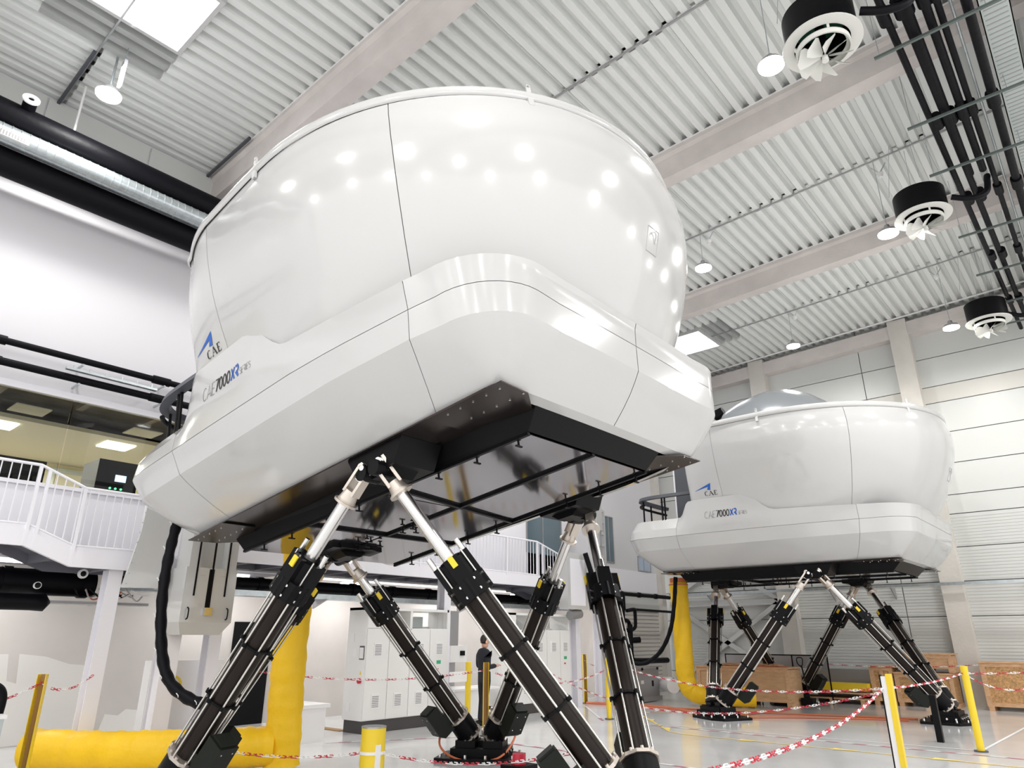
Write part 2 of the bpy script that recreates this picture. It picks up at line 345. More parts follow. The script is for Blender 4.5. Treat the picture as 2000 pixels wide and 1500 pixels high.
# skirt: level outlines --------------------------------------------------
def W_seam(x): return interp(x, [(-3.5, 2.60), (-2.8, 2.63), (-1.1, 2.62), (.6, 2.60), (1.27, 2.553), (2.24, 2.44), (2.9, 2.33)])
def W_cr(x): return interp(x, [(-3.4, 2.50), (-2.7, 2.50), (0, 2.51), (1.19, 2.497), (2.23, 2.407), (2.9, 2.28)])
def W_top(x): return interp(x, [(-3.4, 2.42), (-1.95, 2.42), (-1.6, 2.60), (-1.3, 2.70), (-.1, 2.71), (.6, 2.635), (1.3, 2.575), (2.25, 2.485), (2.9, 2.38)])
def W_mid(x): return interp(x, [(-3.4, 2.58), (-1.95, 2.60), (-1.3, 2.67), (-.1, 2.68), (.6, 2.625), (1.3, 2.57), (2.25, 2.47), (2.9, 2.36)])
def W_bot(x): return interp(x, [(-2.85, 1.80), (-1, 1.79), (1.9, 1.83), (2.74, 1.87)])
def z_top(x):
    if x > .57: return interp(x, [(.57, 4.445), (1.0, 4.43), (2.3, 4.372), (3.3, 4.335)])
    if x > -.12: return 4.445+(4.87-4.445)*sm((.57-x)/.69)
    if x > -1.55: return 4.87
    return 4.53+(4.87-4.53)*sm((x+1.86)/.31)
LV = dict(bot=(3.292, W_bot, 2.77, .12, -2.88, .26), cr=(3.78, W_cr, 3.20, .62, -3.46, .66), seam=(4.07, W_seam, 3.238, .66, -3.53, .62),
          mid=(4.27, W_mid, 3.27, .70, -3.52, .62), top=(None, W_top, 3.30, .76, -3.40, .56))
SX = fr(0, 1, 3)
def loop(lv, off=0):
    zz, Wf, fx, rc, rx, rr = LV[lv]
    key = {'bot': [None, 1.92, .55, .0, -1.55, -1.75, -1.90]}.get(lv, [None, {'cr': 2.226}.get(lv, 2.262), .57, -.12, -1.55, -1.86, -1.93])
    xf = fx-rc; xr = rx+rr; key = [max(xf, key[1]+.02)]+key[1:]+[xr]; pts = []
    # front straight from y=0 (5 samples), front arc (8), side segments, rear arc (6), rear straight
    wy = Wf(xf)-off
    yc = wy-rc
    for t in fr(0, 1, 5)[:-1]: pts.append((fx-off-.02*t*t, -yc*t))
    for t in fr(0, 1, 10): a = t*PI/2; pts.append((xf+(rc-off)*math.cos(a) if rc > off else xf, -(yc+(rc)*math.sin(a))))
    seg = [2, 6, 6, 6, 4, 1, 5]; sx = []
    for (a, b), n in zip(zip(key, key[1:]), seg):
        for t in fr(0, 1, n)[1:]: sx.append(a+(b-a)*t)
    for x in sx: pts.append((x, -(Wf(x)-off)))
    wr = Wf(xr)-off
    for t in fr(0, 1, 8)[1:]: a = t*PI/2; pts.append((xr-(rr-off)*math.sin(a), -(wr-rr+rr*math.cos(a))))
    for t in fr(0, 1, 4)[1:]: pts.append((rx+off, -(wr-rr)*(1-t)))
    return [Vector((x, y, zz if zz else z_top(x)-off*.5)) for x, y in pts]
N_FRONT = 5+10   # index of last arc point
IDX_S1 = 15+2    # front seam at x~2.26   (5 straight + 11 arc = index 0..15)
IDX_S2 = IDX_S1+6+6+6+4+1  # rear seam x=-1.93
def skirt_rows(kind, off=0):
    L = {k: loop(k, off) for k in LV}
    if kind == 'lower':
        A, B = L['bot'], L['cr']; rows = []
        for t in (0, .12, .3, .55, .8, .95, 1):
            rows.append([A[i].lerp(B[i], t)+Vector((0, 0, 0)) + (Vector((B[i].x, B[i].y, 0)).normalized()*.035*math.sin(PI*t)) for i in range(len(A))])
        C = L['seam']
        for t in (.05, .5, 1): rows.append([B[i].lerp(C[i], t) for i in range(len(A))])
        return rows
    A, B, C = L['seam'], L['mid'], L['top']; rows = [A, [a.lerp(b, .5) for a, b in zip(A, B)], B]
    for t in (.3, .6, .85, .96): rows.append([b.lerp(c, t) for b, c in zip(B, C)])
    rows.append(C)
    inn = loop('top', .05); rows.append([Vector((p.x, p.y, c.z+.006)) for p, c in zip(inn, C)])
    inn = loop('top', .34); rows.append([Vector((p.x, p.y, c.z-.01)) for p, c in zip(inn, C)])
    return rows
def inset_rows(rows, i0, i1, lo=0, hi=0, gap=.0032):
    """sub-grid of rows between indices, ends pulled in by gap so the joints are real"""
    out = []
    for r in rows:
        q = [Vector(p) for p in r[i0:i1+1]]
        if i0 > 0: q[0] = q[0]+(q[1]-q[0]).normalized()*gap
        if i1 < len(r)-1: q[-1] = q[-1]+(q[-2]-q[-1]).normalized()*gap
        out.append(q)
    if lo: out[0] = [p+(q-p).normalized()*gap for p, q in zip(out[0], out[1])]
    if hi: out[-1] = [p+(q-p).normalized()*gap for p, q in zip(out[-1], out[-2])]
    return out
def mirror(rows, low=False):
    if not low: return [[Vector((p.x, -p.y, p.z)) for p in r] for r in rows]
    out = []      # the far (port) side reaches a little lower than the near one
    for r in rows:
        q = []
        for p in r:
            k = sm((3.78-p.z)/.5)*sm((abs(p.y)-1.0)/.8)*sm((2.9-p.x)/1.2); q.append(Vector((p.x, -p.y-.10*k, p.z-.125*k)))
        out.append(q)
    return out
# stroke lettering ---------------------------------------------------------
def arcpts(cx, cy, rx, ry, a0, a1, n=14): return [(cx+rx*math.cos(math.radians(a0+(a1-a0)*i/n)), cy+ry*math.sin(math.radians(a0+(a1-a0)*i/n))) for i in range(n+1)]
GL = {'C': [arcpts(.33, .5, .3, .5, 50, 310)], 'A': [[(0, 0), (.3, 1), (.6, 0)], [(.12, .32), (.48, .32)]], 'E': [[(.48, 0), (.05, 0), (.05, 1), (.48, 1)], [(.05, .52), (.42, .52)]],
      '7': [[(.02, 1), (.5, 1), (.16, 0)]], '0': [arcpts(.27, .5, .22, .48, 0, 360, 24)], 'X': [[(.04, 1), (.58, 0)], [(.56, 1), (.02, 0)]],
      'R': [[(.04, .98), (.34, .98)]+arcpts(.34, .74, .18, .24, 90, -90, 8)+[(.2, .5), (.56, 0)]], 'S': [arcpts(.25, .75, .2, .24, 40, 250, 9)+arcpts(.25, .26, .2, .25, 90, -140, 10)],
      'I': [[(.05, 0), (.05, 1)]]}
def stroke(b, pts, w, put, depth=.003):
    """flat thick polyline given in 2d, put(x,y,d)->3d"""
    L = []; R = []
    for i, p in enumerate(pts):
        a = pts[max(i-1, 0)]; c = pts[min(i+1, len(pts)-1)]
        closed = pts[0] == pts[-1] or (abs(pts[0][0]-pts[-1][0])+abs(pts[0][1]-pts[-1][1])) < 1e-6
        if closed and i in (0, len(pts)-1): a, c = pts[-2], pts[1]
        dx, dy = c[0]-a[0], c[1]-a[1]; n = math.hypot(dx, dy) or 1; nx, ny = -dy/n*w/2, dx/n*w/2
        if 0 < i < len(pts)-1:
            d1 = (p[0]-a[0], p[1]-a[1]); n1 = math.hypot(*d1) or 1; cs = (d1[0]*dx+d1[1]*dy)/(n1*n)
            k = min(1/max(cs, .4), 2); nx *= k; ny *= k
        L.append(put(p[0]+nx, p[1]+ny, depth)); R.append(put(p[0]-nx, p[1]-ny, depth))
    b.grid([L, R])
def text(b, s, x0, y0, h, w, put, adv=.62, sx=1.0, slant=.06):
    x = x0
    for ch in s:
        if ch == ' ': x += h*.3; continue
        for st in GL[ch]:
            pts = [(x+px*h*sx+py*h*slant, y0+py*h) for px, py in st]
            stroke(b, pts, w, put)
        wd = {'I': .14, 'C': .66, 'A': .64, 'E': .52, '7': .52, '0': .54, 'X': .60, 'R': .56, 'S': .48}[ch]
        x += h*(wd*sx+.06)
    return x
def hull_side(x, z):   # starboard surface y of the skirt's hump region
    a = loop_side(x, z); return a
def loop_side(x, z):
    zt = z_top(x)
    if z <= 4.27: t = (z-4.07)/.2; return -(W_seam(x)+(W_mid(x)-W_seam(x))*max(0, t))
    t = (z-4.27)/(zt-4.27); return -(W_mid(x)+(W_top(x)-W_mid(x))*t)
def dome_side(x, z):
    if x > -.6: t = (.7-x)/1.3; B, a = Bz_prof(z), Y6(z); return -(B+(a-B)*(t*t*(1.6-.6*t)))
    t = min((-.6-x)/.7, 1); a, c = Y6(z), Y14(z); return -(a+(c-a)*(.35*t+.65*t*t))
UFR = .12
def build_sim(label, group, pitch, bx, bz, hood):
    root = thing('flight_simulator', label, 'simulator', (0, 0, 0))
    B = Tm(bx, 0, 2.5+bz) @ Matrix.Rotation(-pitch, 4, 'Y') @ Tm(0, 0, -2.5)
    def P(b, name, mats, smooth=None, parent=None, **kw): return b.build(name, mats, parent or root, smooth, None if parent else B, **kw)
    # --- dome
    core = MB(); us = fr(0, 1, 24)[:-1]+fr(1, 2, 8)[:-1]+fr(2, 3, 6)[:-1]+[3+.35*k/4 for k in range(4)]+[3.35+.65*k/3 for k in range(4)]
    for s in (-1, 1): panel(core, us, ZS, s, .012)
    P(core, 'dome_frame', 'darkgap', 40)
    gu = .0009
    front = MB(); panel(front, fr(-US+gu, US-gu, 56), ZS, -1)
    front = P(front, 'dome_panel', 'white', 40, label='large wraparound front dome panel')
    for s in (-1, 1):
        b = MB(); panel(b, fr(US+gu, 1, 14)+fr(1, 2-.003, 14)[1:], ZS, s); P(b, 'dome_panel', 'white', 40, label='side dome panel')
        b = MB(); panel(b, fr(2+.003, 3, 10)+[3+.35*k/6 for k in range(1, 7)]+[3.35+.65*k/5 for k in range(1, 6)], ZS, s); P(b, 'dome_panel', 'white', 40, label='aft cabin panel')
    # rim band: a smooth rounded white lip
    b = MB(); rows = []
    full = us+[None]
    for k in range(9):
        a = PI*k/8-PI/2; z = 6.565+.062*math.sin(a); o = -.018-.03*math.cos(a)
        st = [dome_pt(u, 6.55, o) for u in us]; pt = [Vector((p.x, -p.y, 0)) for p in st[1:-1]][::-1]
        rows.append([Vector((p.x, p.y, z)) for p in st]+[Vector((p.x, p.y, z)) for p in pt])
    rows.append([Vector((p.x*.97+.02, p.y*.97, 6.64)) for p in rows[-1]])
    b.grid(rows, close=True); P(b, 'rim_band', 'white', 50)
    # roof: gently crowned
    b = MB(); rim = rows[-1]; c = Vector((.9, 0, 6.95)); rr = []
    for k in range(7): t = k/6; rr.append([Vector((lerp(p.x, c.x, t), lerp(p.y, 0, t), 6.63+.32*(1-(1-t)**2))) for p in rim])
    b.grid(rr, close=True); P(b, 'dome_roof', 'white', 60)
    for u, s in ((1-math.asin(min(1, 0))/1, 0),): pass
    for ang, xx in ((-29.7, None), (None, .62), (29.7, None), (1, .62)):
        if xx is None: p = dome_pt(abs(ang)/90, 6.55); p.y = -abs(p.y) if ang < 0 else abs(p.y)
        else: p = dome_pt(1+(.7-xx)/1.3, 6.55); p.y = -abs(p.y) if ang is None else abs(p.y)
        n = Vector((p.x-.7, p.y, 0)).normalized(); t = Vector((-n.y, n.x, 0)); b = MB(); q = p+n*.03
        R = Matrix((t, n, (0, 0, 1))).transposed()
        b.box(q+Vector((0, 0, .0)), (.05, .022, .30), R); b.cyl(q+Vector((0, 0, .15))-n*.011, q+Vector((0, 0, .15))+n*.011, .025, 14); b.k = 1; b.cyl(q+Vector((0, 0, .15))+n*.0105, q+Vector((0, 0, .15))+n*.013, .011, 10); b.cyl(q+Vector((0, 0, -.10))+n*.01, q+Vector((0, 0, -.10))+n*.016, .01, 8)
        b.k = 0; b.box(q+n*.01+Vector((0, 0, -.10)), (.06, .03, .10), R)
        P(b, 'lifting_lug', ['white', 'ahu'])
    # hatch on the dome front
    b = MB(); hz = 5.215
    def hp(a, z, off): p = dome_pt(abs(a)/90, z, -off); p.y = -abs(p.y) if a < 0 else abs(p.y); return p
    def tubec(pts, r=.004): b.tube(pts, r, 6)
    a, d = 2.1, .14
    cs = [(-a, hz-d), (a, hz-d), (a, hz+d), (-a, hz+d), (-a, hz-d)]
    for (p, q), (r_, s_) in zip(cs, cs[1:]): tubec([hp(lerp(p, r_, t), lerp(q, s_, t), .001) for t in fr(0, 1, 4)], .0045)
    P(b, 'hatch_joint', 'ahu')
    b = MB(); b.tube(bez([hp(-.9, hz+.05, .012), hp(-.3, hz+.09, .02), hp(.6, hz+.07, .02), hp(.9, hz-.02, .012)], 5), .008, 6); P(b, 'hatch_handle', 'white', 60)
    # --- skirt panels
    low, up = skirt_rows('lower'), skirt_rows('upper')
    n = len(low[0])-1
    b = MB(); lo_, up_ = skirt_rows('lower', .014), skirt_rows('upper', .014)[:7]
    for r in (lo_, mirror(lo_, True), up_, mirror(up_)): b.grid(r)
    P(b, 'skirt_frame', 'darkgap', 40)
    for rows, nm, lo, hi in ((low, 'lower', 0, 1), (up, 'upper', 1, 0)):
        for i0, i1 in ((0, IDX_S1), (IDX_S1, IDX_S2), (IDX_S2, n)):
            r = inset_rows(rows, i0, i1, lo, hi)
            if i0 == 0: r = [[p+(q-p).normalized()*.005 if k == 0 else p for k, (p, q) in enumerate(zip(rw, rw[1:]+[rw[-1]]))] for rw in r]
            for k, rq in enumerate((r, mirror(r, nm == 'lower'))):
                b = MB(); b.grid(rq); P(b, 'skirt_panel', 'white', 22)
    # bottom lip returning to the platform
    b = MB(); lb = loop('bot'); inn = loop('bot', .12)
    r = [lb, [Vector((p.x, p.y, 3.272)) for p in inn]]; b.grid(r); b.grid(mirror(r, True)); P(b, 'skirt_lip', 'white', 30)
    # --- lettering (starboard side)
    pf = lambda x, z, d: Vector((x, loop_side(x, z)-d-.002, z)); pd = lambda x, z, d: Vector((x, dome_side(x, z)-d-.003, z))
    b = MB(); x = text(b, 'CAE', -1.11, 4.395, .158, .009, pf, sx=.92); P(b, 'lettering', 'inkg')
    b = MB(); x = text(b, '7000', x+.006, 4.402, .150, .021, pf, sx=.95); P(b, 'lettering', 'ink', label='bold 7000')
    b = MB(); x2 = text(b, 'XR', x+.01, 4.405, .145, .026, pf, sx=.90); P(b, 'lettering', 'blue', label='blue XR')
    b = MB(); text(b, 'SERIES', x2+.02, 4.408, .078, .006, pf, sx=.95); P(b, 'lettering', 'inkg', label='small SERIES')
    b = MB()
    tri = [(-1.285, 5.075), (-.845, 5.21), (-.885, 5.055), (-.955, 5.055), (-.93, 5.125), (-1.28, 5.072)]
    def filled(pts, put):
        n0 = len(pts); b.add([put(p[0], p[1], .003) for p in pts], [tuple(range(n0))])
    # sub-divide the swoosh into strips that follow the hull
    top = lambda t: (lerp(-1.285, -.835, t), lerp(5.075, 5.215, t))
    bot = lambda t: (lerp(-1.285, -.915, t), lerp(5.070, 5.135, t))
    b.grid([[pd(*top(t), .003) for t in fr(0, 1, 8)], [pd(*bot(t), .003) for t in fr(0, 1, 8)]])
    b.add([pd(*p, .003) for p in ((-.915, 5.135), (-.835, 5.215), (-.872, 5.052), (-.955, 5.068))], [(0, 1, 2, 3)])
    P(b, 'emblem', 'blue', label='blue swept wing emblem')
    b = MB(); h = .098; x0, z0 = -1.035, 4.935   # serif CAE
    stroke(b, arcpts(x0+.045, z0+h/2, .043, h/2, 50, 130, 6), .008, pd); stroke(b, arcpts(x0+.045, z0+h/2, .040, h/2, 130, 230, 8), .020, pd); stroke(b, arcpts(x0+.045, z0+h/2, .043, h/2, 230, 315, 6), .008, pd)
    xa = x0+.115
    stroke(b, [(xa, z0), (xa+.045, z0+h)], .008, pd); stroke(b, [(xa+.043, z0+h), (xa+.095, z0)], .022, pd); stroke(b, [(xa+.015, z0+.035), (xa+.075, z0+.035)], .006, pd)
    for q in (xa, xa+.09): stroke(b, [(q-.017, z0), (q+.020, z0)], .007, pd)
    xe = x0+.24
    stroke(b, [(xe+.018, z0), (xe+.018, z0+h)], .020, pd)
    for q, l in ((0, .075), (h*.52, .055), (h, .072)): stroke(b, [(xe, z0+q), (xe+l, z0+q)], .008, pd)
    stroke(b, [(xe+.075, z0-.003), (xe+.078, z0+.022)], .007, pd); stroke(b, [(xe+.071, z0+h+.003), (xe+.07, z0+h-.02)], .007, pd)
    P(b, 'lettering', 'ink', label='serif CAE under the emblem')
    # --- aft deck, cabin, rail
    b = MB(); b.mm((-3.3, -2.2, 4.44), (-1.4, 2.2, 4.47)); P(b, 'deck', 'dgrey')
    b = MB(); b.mm((-2.55, -1.25, 4.47), (-1.5, 2.2, 6.25)); P(b, 'cabin_rear', 'dgrey')
    b = MB(); b.mm((-2.60, -1.25, 4.47), (-2.56, -.15, 6.4)); b.mm((-2.60, -1.27, 6.3), (-1.5, 2.2, 6.4)); P(b, 'door_frame', 'gal')
    def railpath(z, d): return bez([(-1.45, -2.46+d, z), (-2.1, -2.50+d, z), (-2.7, -2.49+d, z), (-3.08+d*.6, -2.33+d*.8, z), (-3.27+d, -1.95+d*.3, z), (-3.30+d, -1.2, z), (-3.30+d, -.6, z)], 7)
    b = MB(); pth = railpath(5.15, 0)
    o1 = [p+Vector((0, 0, -.06)) for p in pth]; i1 = [p+Vector((0, 0, .02)) for p in railpath(5.15, .02)]; i2 = [p+Vector((0, 0, .02)) for p in railpath(5.15, .15)]; i3 = [p+Vector((0, 0, -.06)) for p in railpath(5.15, .13)]
    b.grid([o1, i1, i2, i3, o1]); gr = P(b, 'guard_rail', 'dgrey', 40)
    for x, y in ((-3.03, -2.22), (-3.22, -1.5), (-2.3, -2.41), (-2.38, -2.41), (-3.22, -.7)): MB().cyl((x, y, 4.45), (x, y, 5.1), .022, 10).build('post', 'black', gr)
    MB().tube(railpath(4.97, .05)[18:], .035, 8).build('lower_rail', 'black', gr, 40)
    # --- platform
    b = MB(); b.mm((-2.83, -1.78, 3.29), (2.70, 1.78, 3.40)); P(b, 'platform', 'platform')
    # main box with sloped front
    def ring_(z, xf, xr, wf, wr): return [Vector((xf, -wf, z)), Vector((xf, wf, z)), Vector((xr, wr, z)), Vector((xr, -wr, z))]
    b = MB(); b.grid([ring_(3.29, 2.66, -2.6, 1.20, 1.38), ring_(3.085, 2.45, -2.45, 1.12, 1.32)], close=True); P(b, 'main_frame', 'black')
    b = MB(); b.add([(2.62, -1.15, 3.262), (2.62, -.10, 3.262), (2.48, -.12, 3.115), (2.48, -1.08, 3.115)], [(0, 1, 2, 3)]); b.add([(2.62, -.06, 3.262), (2.62, 1.15, 3.262), (2.48, 1.08, 3.115), (2.48, -.08, 3.115)], [(0, 1, 2, 3)])
    # bottom glossy panels: split by rails into six parts
    ys = lambda x, s: s*lerp(1.10, 1.30, (2.45-x)/4.9)
    xs = [2.43, .30, -1.05, -2.43]
    for a_, c_ in zip(xs, xs[1:]):
        for s in (-1, 1):
            b = MB(); b.prism([(a_-.012, s*.02, 3.075), (a_-.012, ys(a_, s)*.985, 3.075), (c_+.012, ys(c_, s)*.985, 3.075), (c_+.012, s*.02, 3.075)], (0, 0, .012)); P(b, 'bottom_panel', 'under')
    b = MB(); b.box((.7, 0, 3.062), (3.5, .045, .03)); P(b, 'panel_rail', 'black')
    for s in (-1, 1):
        R = Matrix.Rotation(-s*.04, 3, 'Z'); b = MB(); b.box((0, s*1.21, 3.062), (4.9, .04, .03), R); P(b, 'panel_rail', 'black')
    for (p, q) in (((.55, -1.2), (.20, 1.2)), ((-1.05, -1.25), (-1.05, 1.25))):
        d = Vector((q[0]-p[0], q[1]-p[1], 0)); b = MB(); R = Matrix.Rotation(math.atan2(d.y, d.x), 3, 'Z'); b.box(((p[0]+q[0])/2, (p[1]+q[1])/2, 3.058), (d.length, .04, .03), R); P(b, 'panel_rail', 'black')
    hk = []
    for s in (-1, 1):
        for x in (2.3, 1.75, 1.2, -.1, -.7, -1.4, -2.0): hk.append((x, ys(x, s)))
    for x in (-.35, -.55, -1.3, -1.5, -2.1): hk += [(x, .08), (x-.08, -.08)]
    for x, y in hk:
        b = MB().mm((-.008, -.008, -.075), (.008, .008, 0)).mm((-.012, -.045, -.085), (.012, .045, -.072)).mm((-.012, -.03, -.012), (.012, .03, 0))
        b.build('cable_hook', 'black', root, None, B @ Tm(x, y, 3.06))
    # corner plates with rivets
    for sx, sy in ((1, -1), (1, 1), (-1, -1), (-1, 1)):
        b = MB(); x1 = 2.82 if sx > 0 else -2.84; x0 = 1.85 if sx > 0 else -1.95; y1 = (1.90 if sy < 0 else 1.91)*sy; y0 = 1.45*sy
        zz = 3.248 if sy < 0 else 3.235
        poly = [(x0, y0, zz), (x0, y1, zz), (x1, y1, zz), (x1-.02*sx, 1.5*sy, zz), (x1-.25*sx, y0*.8, zz)]
        b.prism(poly, (0, 0, .012)); b.k = 1
        for i in range(5):
            for j in (0, 1):
                x = lerp(x0+.2*sx, x1-.1*sx, i/4); y = lerp(y1-.09*sy, y0+.1*sy, j); b.cyl((x+.06*j, y, zz-.008), (x+.06*j, y, zz), .011, 8)
        P(b, 'corner_plate', ['platform', 'steel'])
    b = MB(); b.mm((-2.6, -1.87, 3.272), (2.6, -1.35, 3.288)); P(b, 'side_flange', 'platform'); b = MB(); b.mm((-2.6, 1.35, 3.272), (2.6, 1.87, 3.288)); P(b, 'side_flange', 'platform')
    # joint brackets
    def bracket(cx, cy, rot):
        b = MB(); R = Matrix.Rotation(rot, 3, 'Z')
        f = lambda x, y, z: R @ Vector((x, y, 0))+Vector((cx, cy, z))
        poly = [f(-.44, .10, 3.27), f(.44, .10, 3.27), f(.30, .10, 3.02), f(-.30, .10, 3.02)]
        b.prism(poly, R @ Vector((0, -.55, 0))); b.prism([f(-.22, .10, 3.02), f(.22, .10, 3.02), f(.12, .10, 2.95), f(-.12, .10, 2.95)], R @ Vector((0, -.4, 0)))
        for s in (-1, 1): b.cyl(f(s*.10, -.02, 3.02), f(s*.10, .20, 3.02), .085, 16)
        o = P(b, 'joint_bracket', 'black')
        return o
    bracket(.955, -1.72, PI); bracket(.955, 1.72, 0); bb = bracket(-2.10, 0, PI/2)
    bracket_lbl = MB()
    for k in range(5): bracket_lbl.mm((-1.676, -.30+.0*k, 3.10+.022*k), (-1.672, -.30+.12+.03*(k % 2), 3.104+.022*k))
    b = MB(); b.mm((-1.95, -.42, 3.02), (-1.68, .42, 3.29)); P(b, 'tail_box', 'black')
    P(bracket_lbl, 'plate_print', 'wplast')
    # --- hood on the roof (seen on the far machine) and its duct
    if hood:
        b = MB(); rows = []
        for i in range(25):
            t = i/24; x = lerp(-1.15, 2.1, t); h_ = interp(x, [(-1.15, .98), (-.7, 1.18), (-.1, 1.30), (.5, 1.24), (1.0, 1.02), (1.6, .55), (2.1, .03)]); w_ = interp(x, [(-1.15, 1.1), (0, 1.25), (1.2, 1.05), (2.1, .35)])
            rows.append([Vector((x-.35*(1-abs(math.cos(PI*k/16)))*0, -w_*math.cos(PI*k/16), 6.78+h_*math.sin(PI*k/16)**.75)) for k in range(17)])
        b.grid(rows); b.add(rows[0], [tuple(range(17))]); P(b, 'roof_hood', 'hood', 40)
        b = MB(); b.cyl((-2.9, -.3, 7.55), (-1.2, -.3, 7.55), .17, 20); b.cyl((-2.9, .5, 7.35), (-1.2, .5, 7.35), .12, 16); P(b, 'roof_duct', 'white', 40)
        b = MB(); b.cyl((-1.5, -.62, 7.55), (-1.22, -.62, 7.66), .16, 8, .13); P(b, 'duct_clamp', 'black')
    # --- hexapod
    e, gg, k_ = 1.373, 2.355, 2.776; dj = .17; hj = .29
    s60 = math.sin(PI/3)
    low_ = {'1a': (-e+dj*s60, -gg-dj*.5, hj), '1b': (k_, -dj, hj), '3b': (k_, dj, hj), '3a': (-e+dj*s60, gg+dj*.5, hj), '2a': (-e-dj*s60, -gg+dj*.5, hj), '2b': (-e-dj*s60, gg-dj*.5, hj)}
    upj = {'1a': (.861, -1.858, 3.057), '1b': (1.05, -1.83, 3.085), '3a': (.861, 1.858, 3.057), '3b': (1.05, 1.83, 3.085), '2a': (-2.171, -.14, 3.053), '2b': (-2.171, .14, 3.053)}
    for key in low_:
        Lw = Vector(low_[key]); Uw = B @ Vector(upj[key]); leg(root, Lw, Uw)
    for cx, cy, a in ((-e, -gg, math.radians(-120)), (-e, gg, math.radians(120)), (k_-.05, 0, 0)):
        floor_mount(root, cx, cy, a)
    return root
LEG = {}
def leg(root, A, U):
    L = (U-A).length; d = (U-A)/L; dn = Vector((0, 0, -1)); x = (dn-d*dn.dot(d)).normalized(); y = d.cross(x)
    Mw = Matrix(((x.x, y.x, d.x, A.x), (x.y, y.y, d.y, A.y), (x.z, y.z, d.z, A.z), (0, 0, 0, 1)))
    def once(k, f):
        if k not in LEG: LEG[k] = f()
        return LEG[k]
    def sub(name, me, par, z=0):
        o = bpy.data.objects.new(name, me); COL.objects.link(o); o.parent = par; o.matrix_basis = Tm(0, 0, z); return o
    def f_cyl():
        b = MB(); b.cyl((0, 0, .40), (0, 0, 2.34), .128, 20); return b.mesh('actuator_leg', 'cyl', 40)
    o = bpy.data.objects.new('actuator_leg', once('cyl', f_cyl)); COL.objects.link(o); o.parent = root; o.matrix_basis = Mw
    sub('piston', once('pis', lambda: MB().cyl((0, 0, -1.62), (0, 0, -.36), .066, 24).mesh('piston', 'steel', 40)), o, L)
    def f_rod():
        b = MB(); b.cyl((0, 0, .06), (0, 0, 2.70), .0105, 8); return b.mesh('tie_rod', 'rod', 60)
    for i in range(6):
        a = PI/6+PI/3*i; q = sub('tie_rod', once('rod', f_rod), o); q.matrix_basis = Tm(.158*math.cos(a), .158*math.sin(a), 0)
    def f_band():
        b = MB(); b.ring((0, 0, -.012), (0, 0, .012), .150, .125, 20)
        for i in range(6): a = PI/6+PI/3*i; b.cyl((.158*math.cos(a), .158*math.sin(a), -.02), (.158*math.cos(a), .158*math.sin(a), .02), .024, 8)
        return b.mesh('clamp_band', 'black')
    for z in (1.02, 1.66): sub('clamp_band', once('band', f_band), o, z)
    def f_collar():
        b = MB(); b.cyl((0, 0, 2.24), (0, 0, 2.44), .205, 8)
        for a in (0, PI/2, PI, 3*PI/2):
            R = Matrix.Rotation(a, 3, 'Z'); b.box(R @ Vector((.15, 0, 2.46)), (.09, .15, .44), R)
        b.cyl((0, 0, 2.3), (0, 0, 2.66), .15, 16); b.ring((0, 0, 2.66), (0, 0, 2.69), .11, .066, 20)
        return b.mesh('collar', 'black')
    c = sub('collar', once('col', f_collar), o)
    def f_bolts():
        b = MB()
        for a in fr(0, 2*PI, 8)[:-1]:
            for z in (2.285, 2.395):
                a2 = a+PI/8; n = Vector((math.cos(a2), math.sin(a2), 0)); b.cyl(n*.18+Vector((0, 0, z)), n*.205+Vector((0, 0, z)), .014, 8)
        return b.mesh('bolt', 'steel')
    q = sub('bolt_ring', once('bolts', f_bolts), c); q['kind'] = 'stuff'
    def f_stud():
        b = MB(); b.cyl((0, 0, 2.60), (0, 0, 2.81), .027, 14); return b.mesh('guide_stud', 'steel', 40)
    for s in (-1, 1): sub('guide_stud', once('stud', f_stud), o).matrix_basis = Tm(s*.165, 0, 0)
    sub('yellow_tag', once('tag', lambda: MB().box((0, -.205, 2.63), (.055, .02, .11)).box((0, .205, 2.63), (.055, .02, .11)).mesh('yellow_tag', 'yellow')), o)
    def f_clevis():
        b = MB(); b.cyl((0, 0, -.40), (0, 0, -.375), .125, 24); b.cyl((0, 0, -.375), (0, 0, -.355), .10, 24); b.cyl((0, 0, -.355), (0, 0, -.25), .095, 20, .075)
        for s in (-1, 1):
            b.prism([(s*.048, -.06, -.29), (s*.048, .06, -.29), (s*.048, .055, -.02), (s*.048, .032, .045), (s*.048, -.032, .045), (s*.048, -.055, -.02)], (s*.032, 0, 0))
        b.cyl((-.10, 0, 0), (.10, 0, 0), .033, 14); b.k = 1; b.cyl((-.042, 0, 0), (.042, 0, 0), .045, 16); b.cyl((0, -.085, .01), (0, .085, .01), .03, 12); b.box((0, 0, -.08), (.06, .07, .10))
        return b.mesh('clevis', ['cast', 'steel'], 35)
    sub('clevis', once('clev', f_clevis), o, L)
    def f_house():
        b = MB(); b.cyl((0, 0, .05), (0, 0, .385), .175, 16); b.cyl((0, 0, -.06), (0, 0, .06), .10, 12); return b.mesh('gear_housing', 'black', 35)
    h = sub('gear_housing', once('house', f_house), o)
    for z in (.375, .045):
        def f_ring():
            b = MB(); b.cyl((0, 0, -.015), (0, 0, .02), .198, 10)
            for i in range(10): a = PI/5*i; b.cyl((.175*math.cos(a), .175*math.sin(a), .01), (.175*math.cos(a), .175*math.sin(a), .045), .017, 8)
            return b.mesh('end_ring', 'cast', 30)
        sub('end_ring', once('ring', f_ring), o, z)
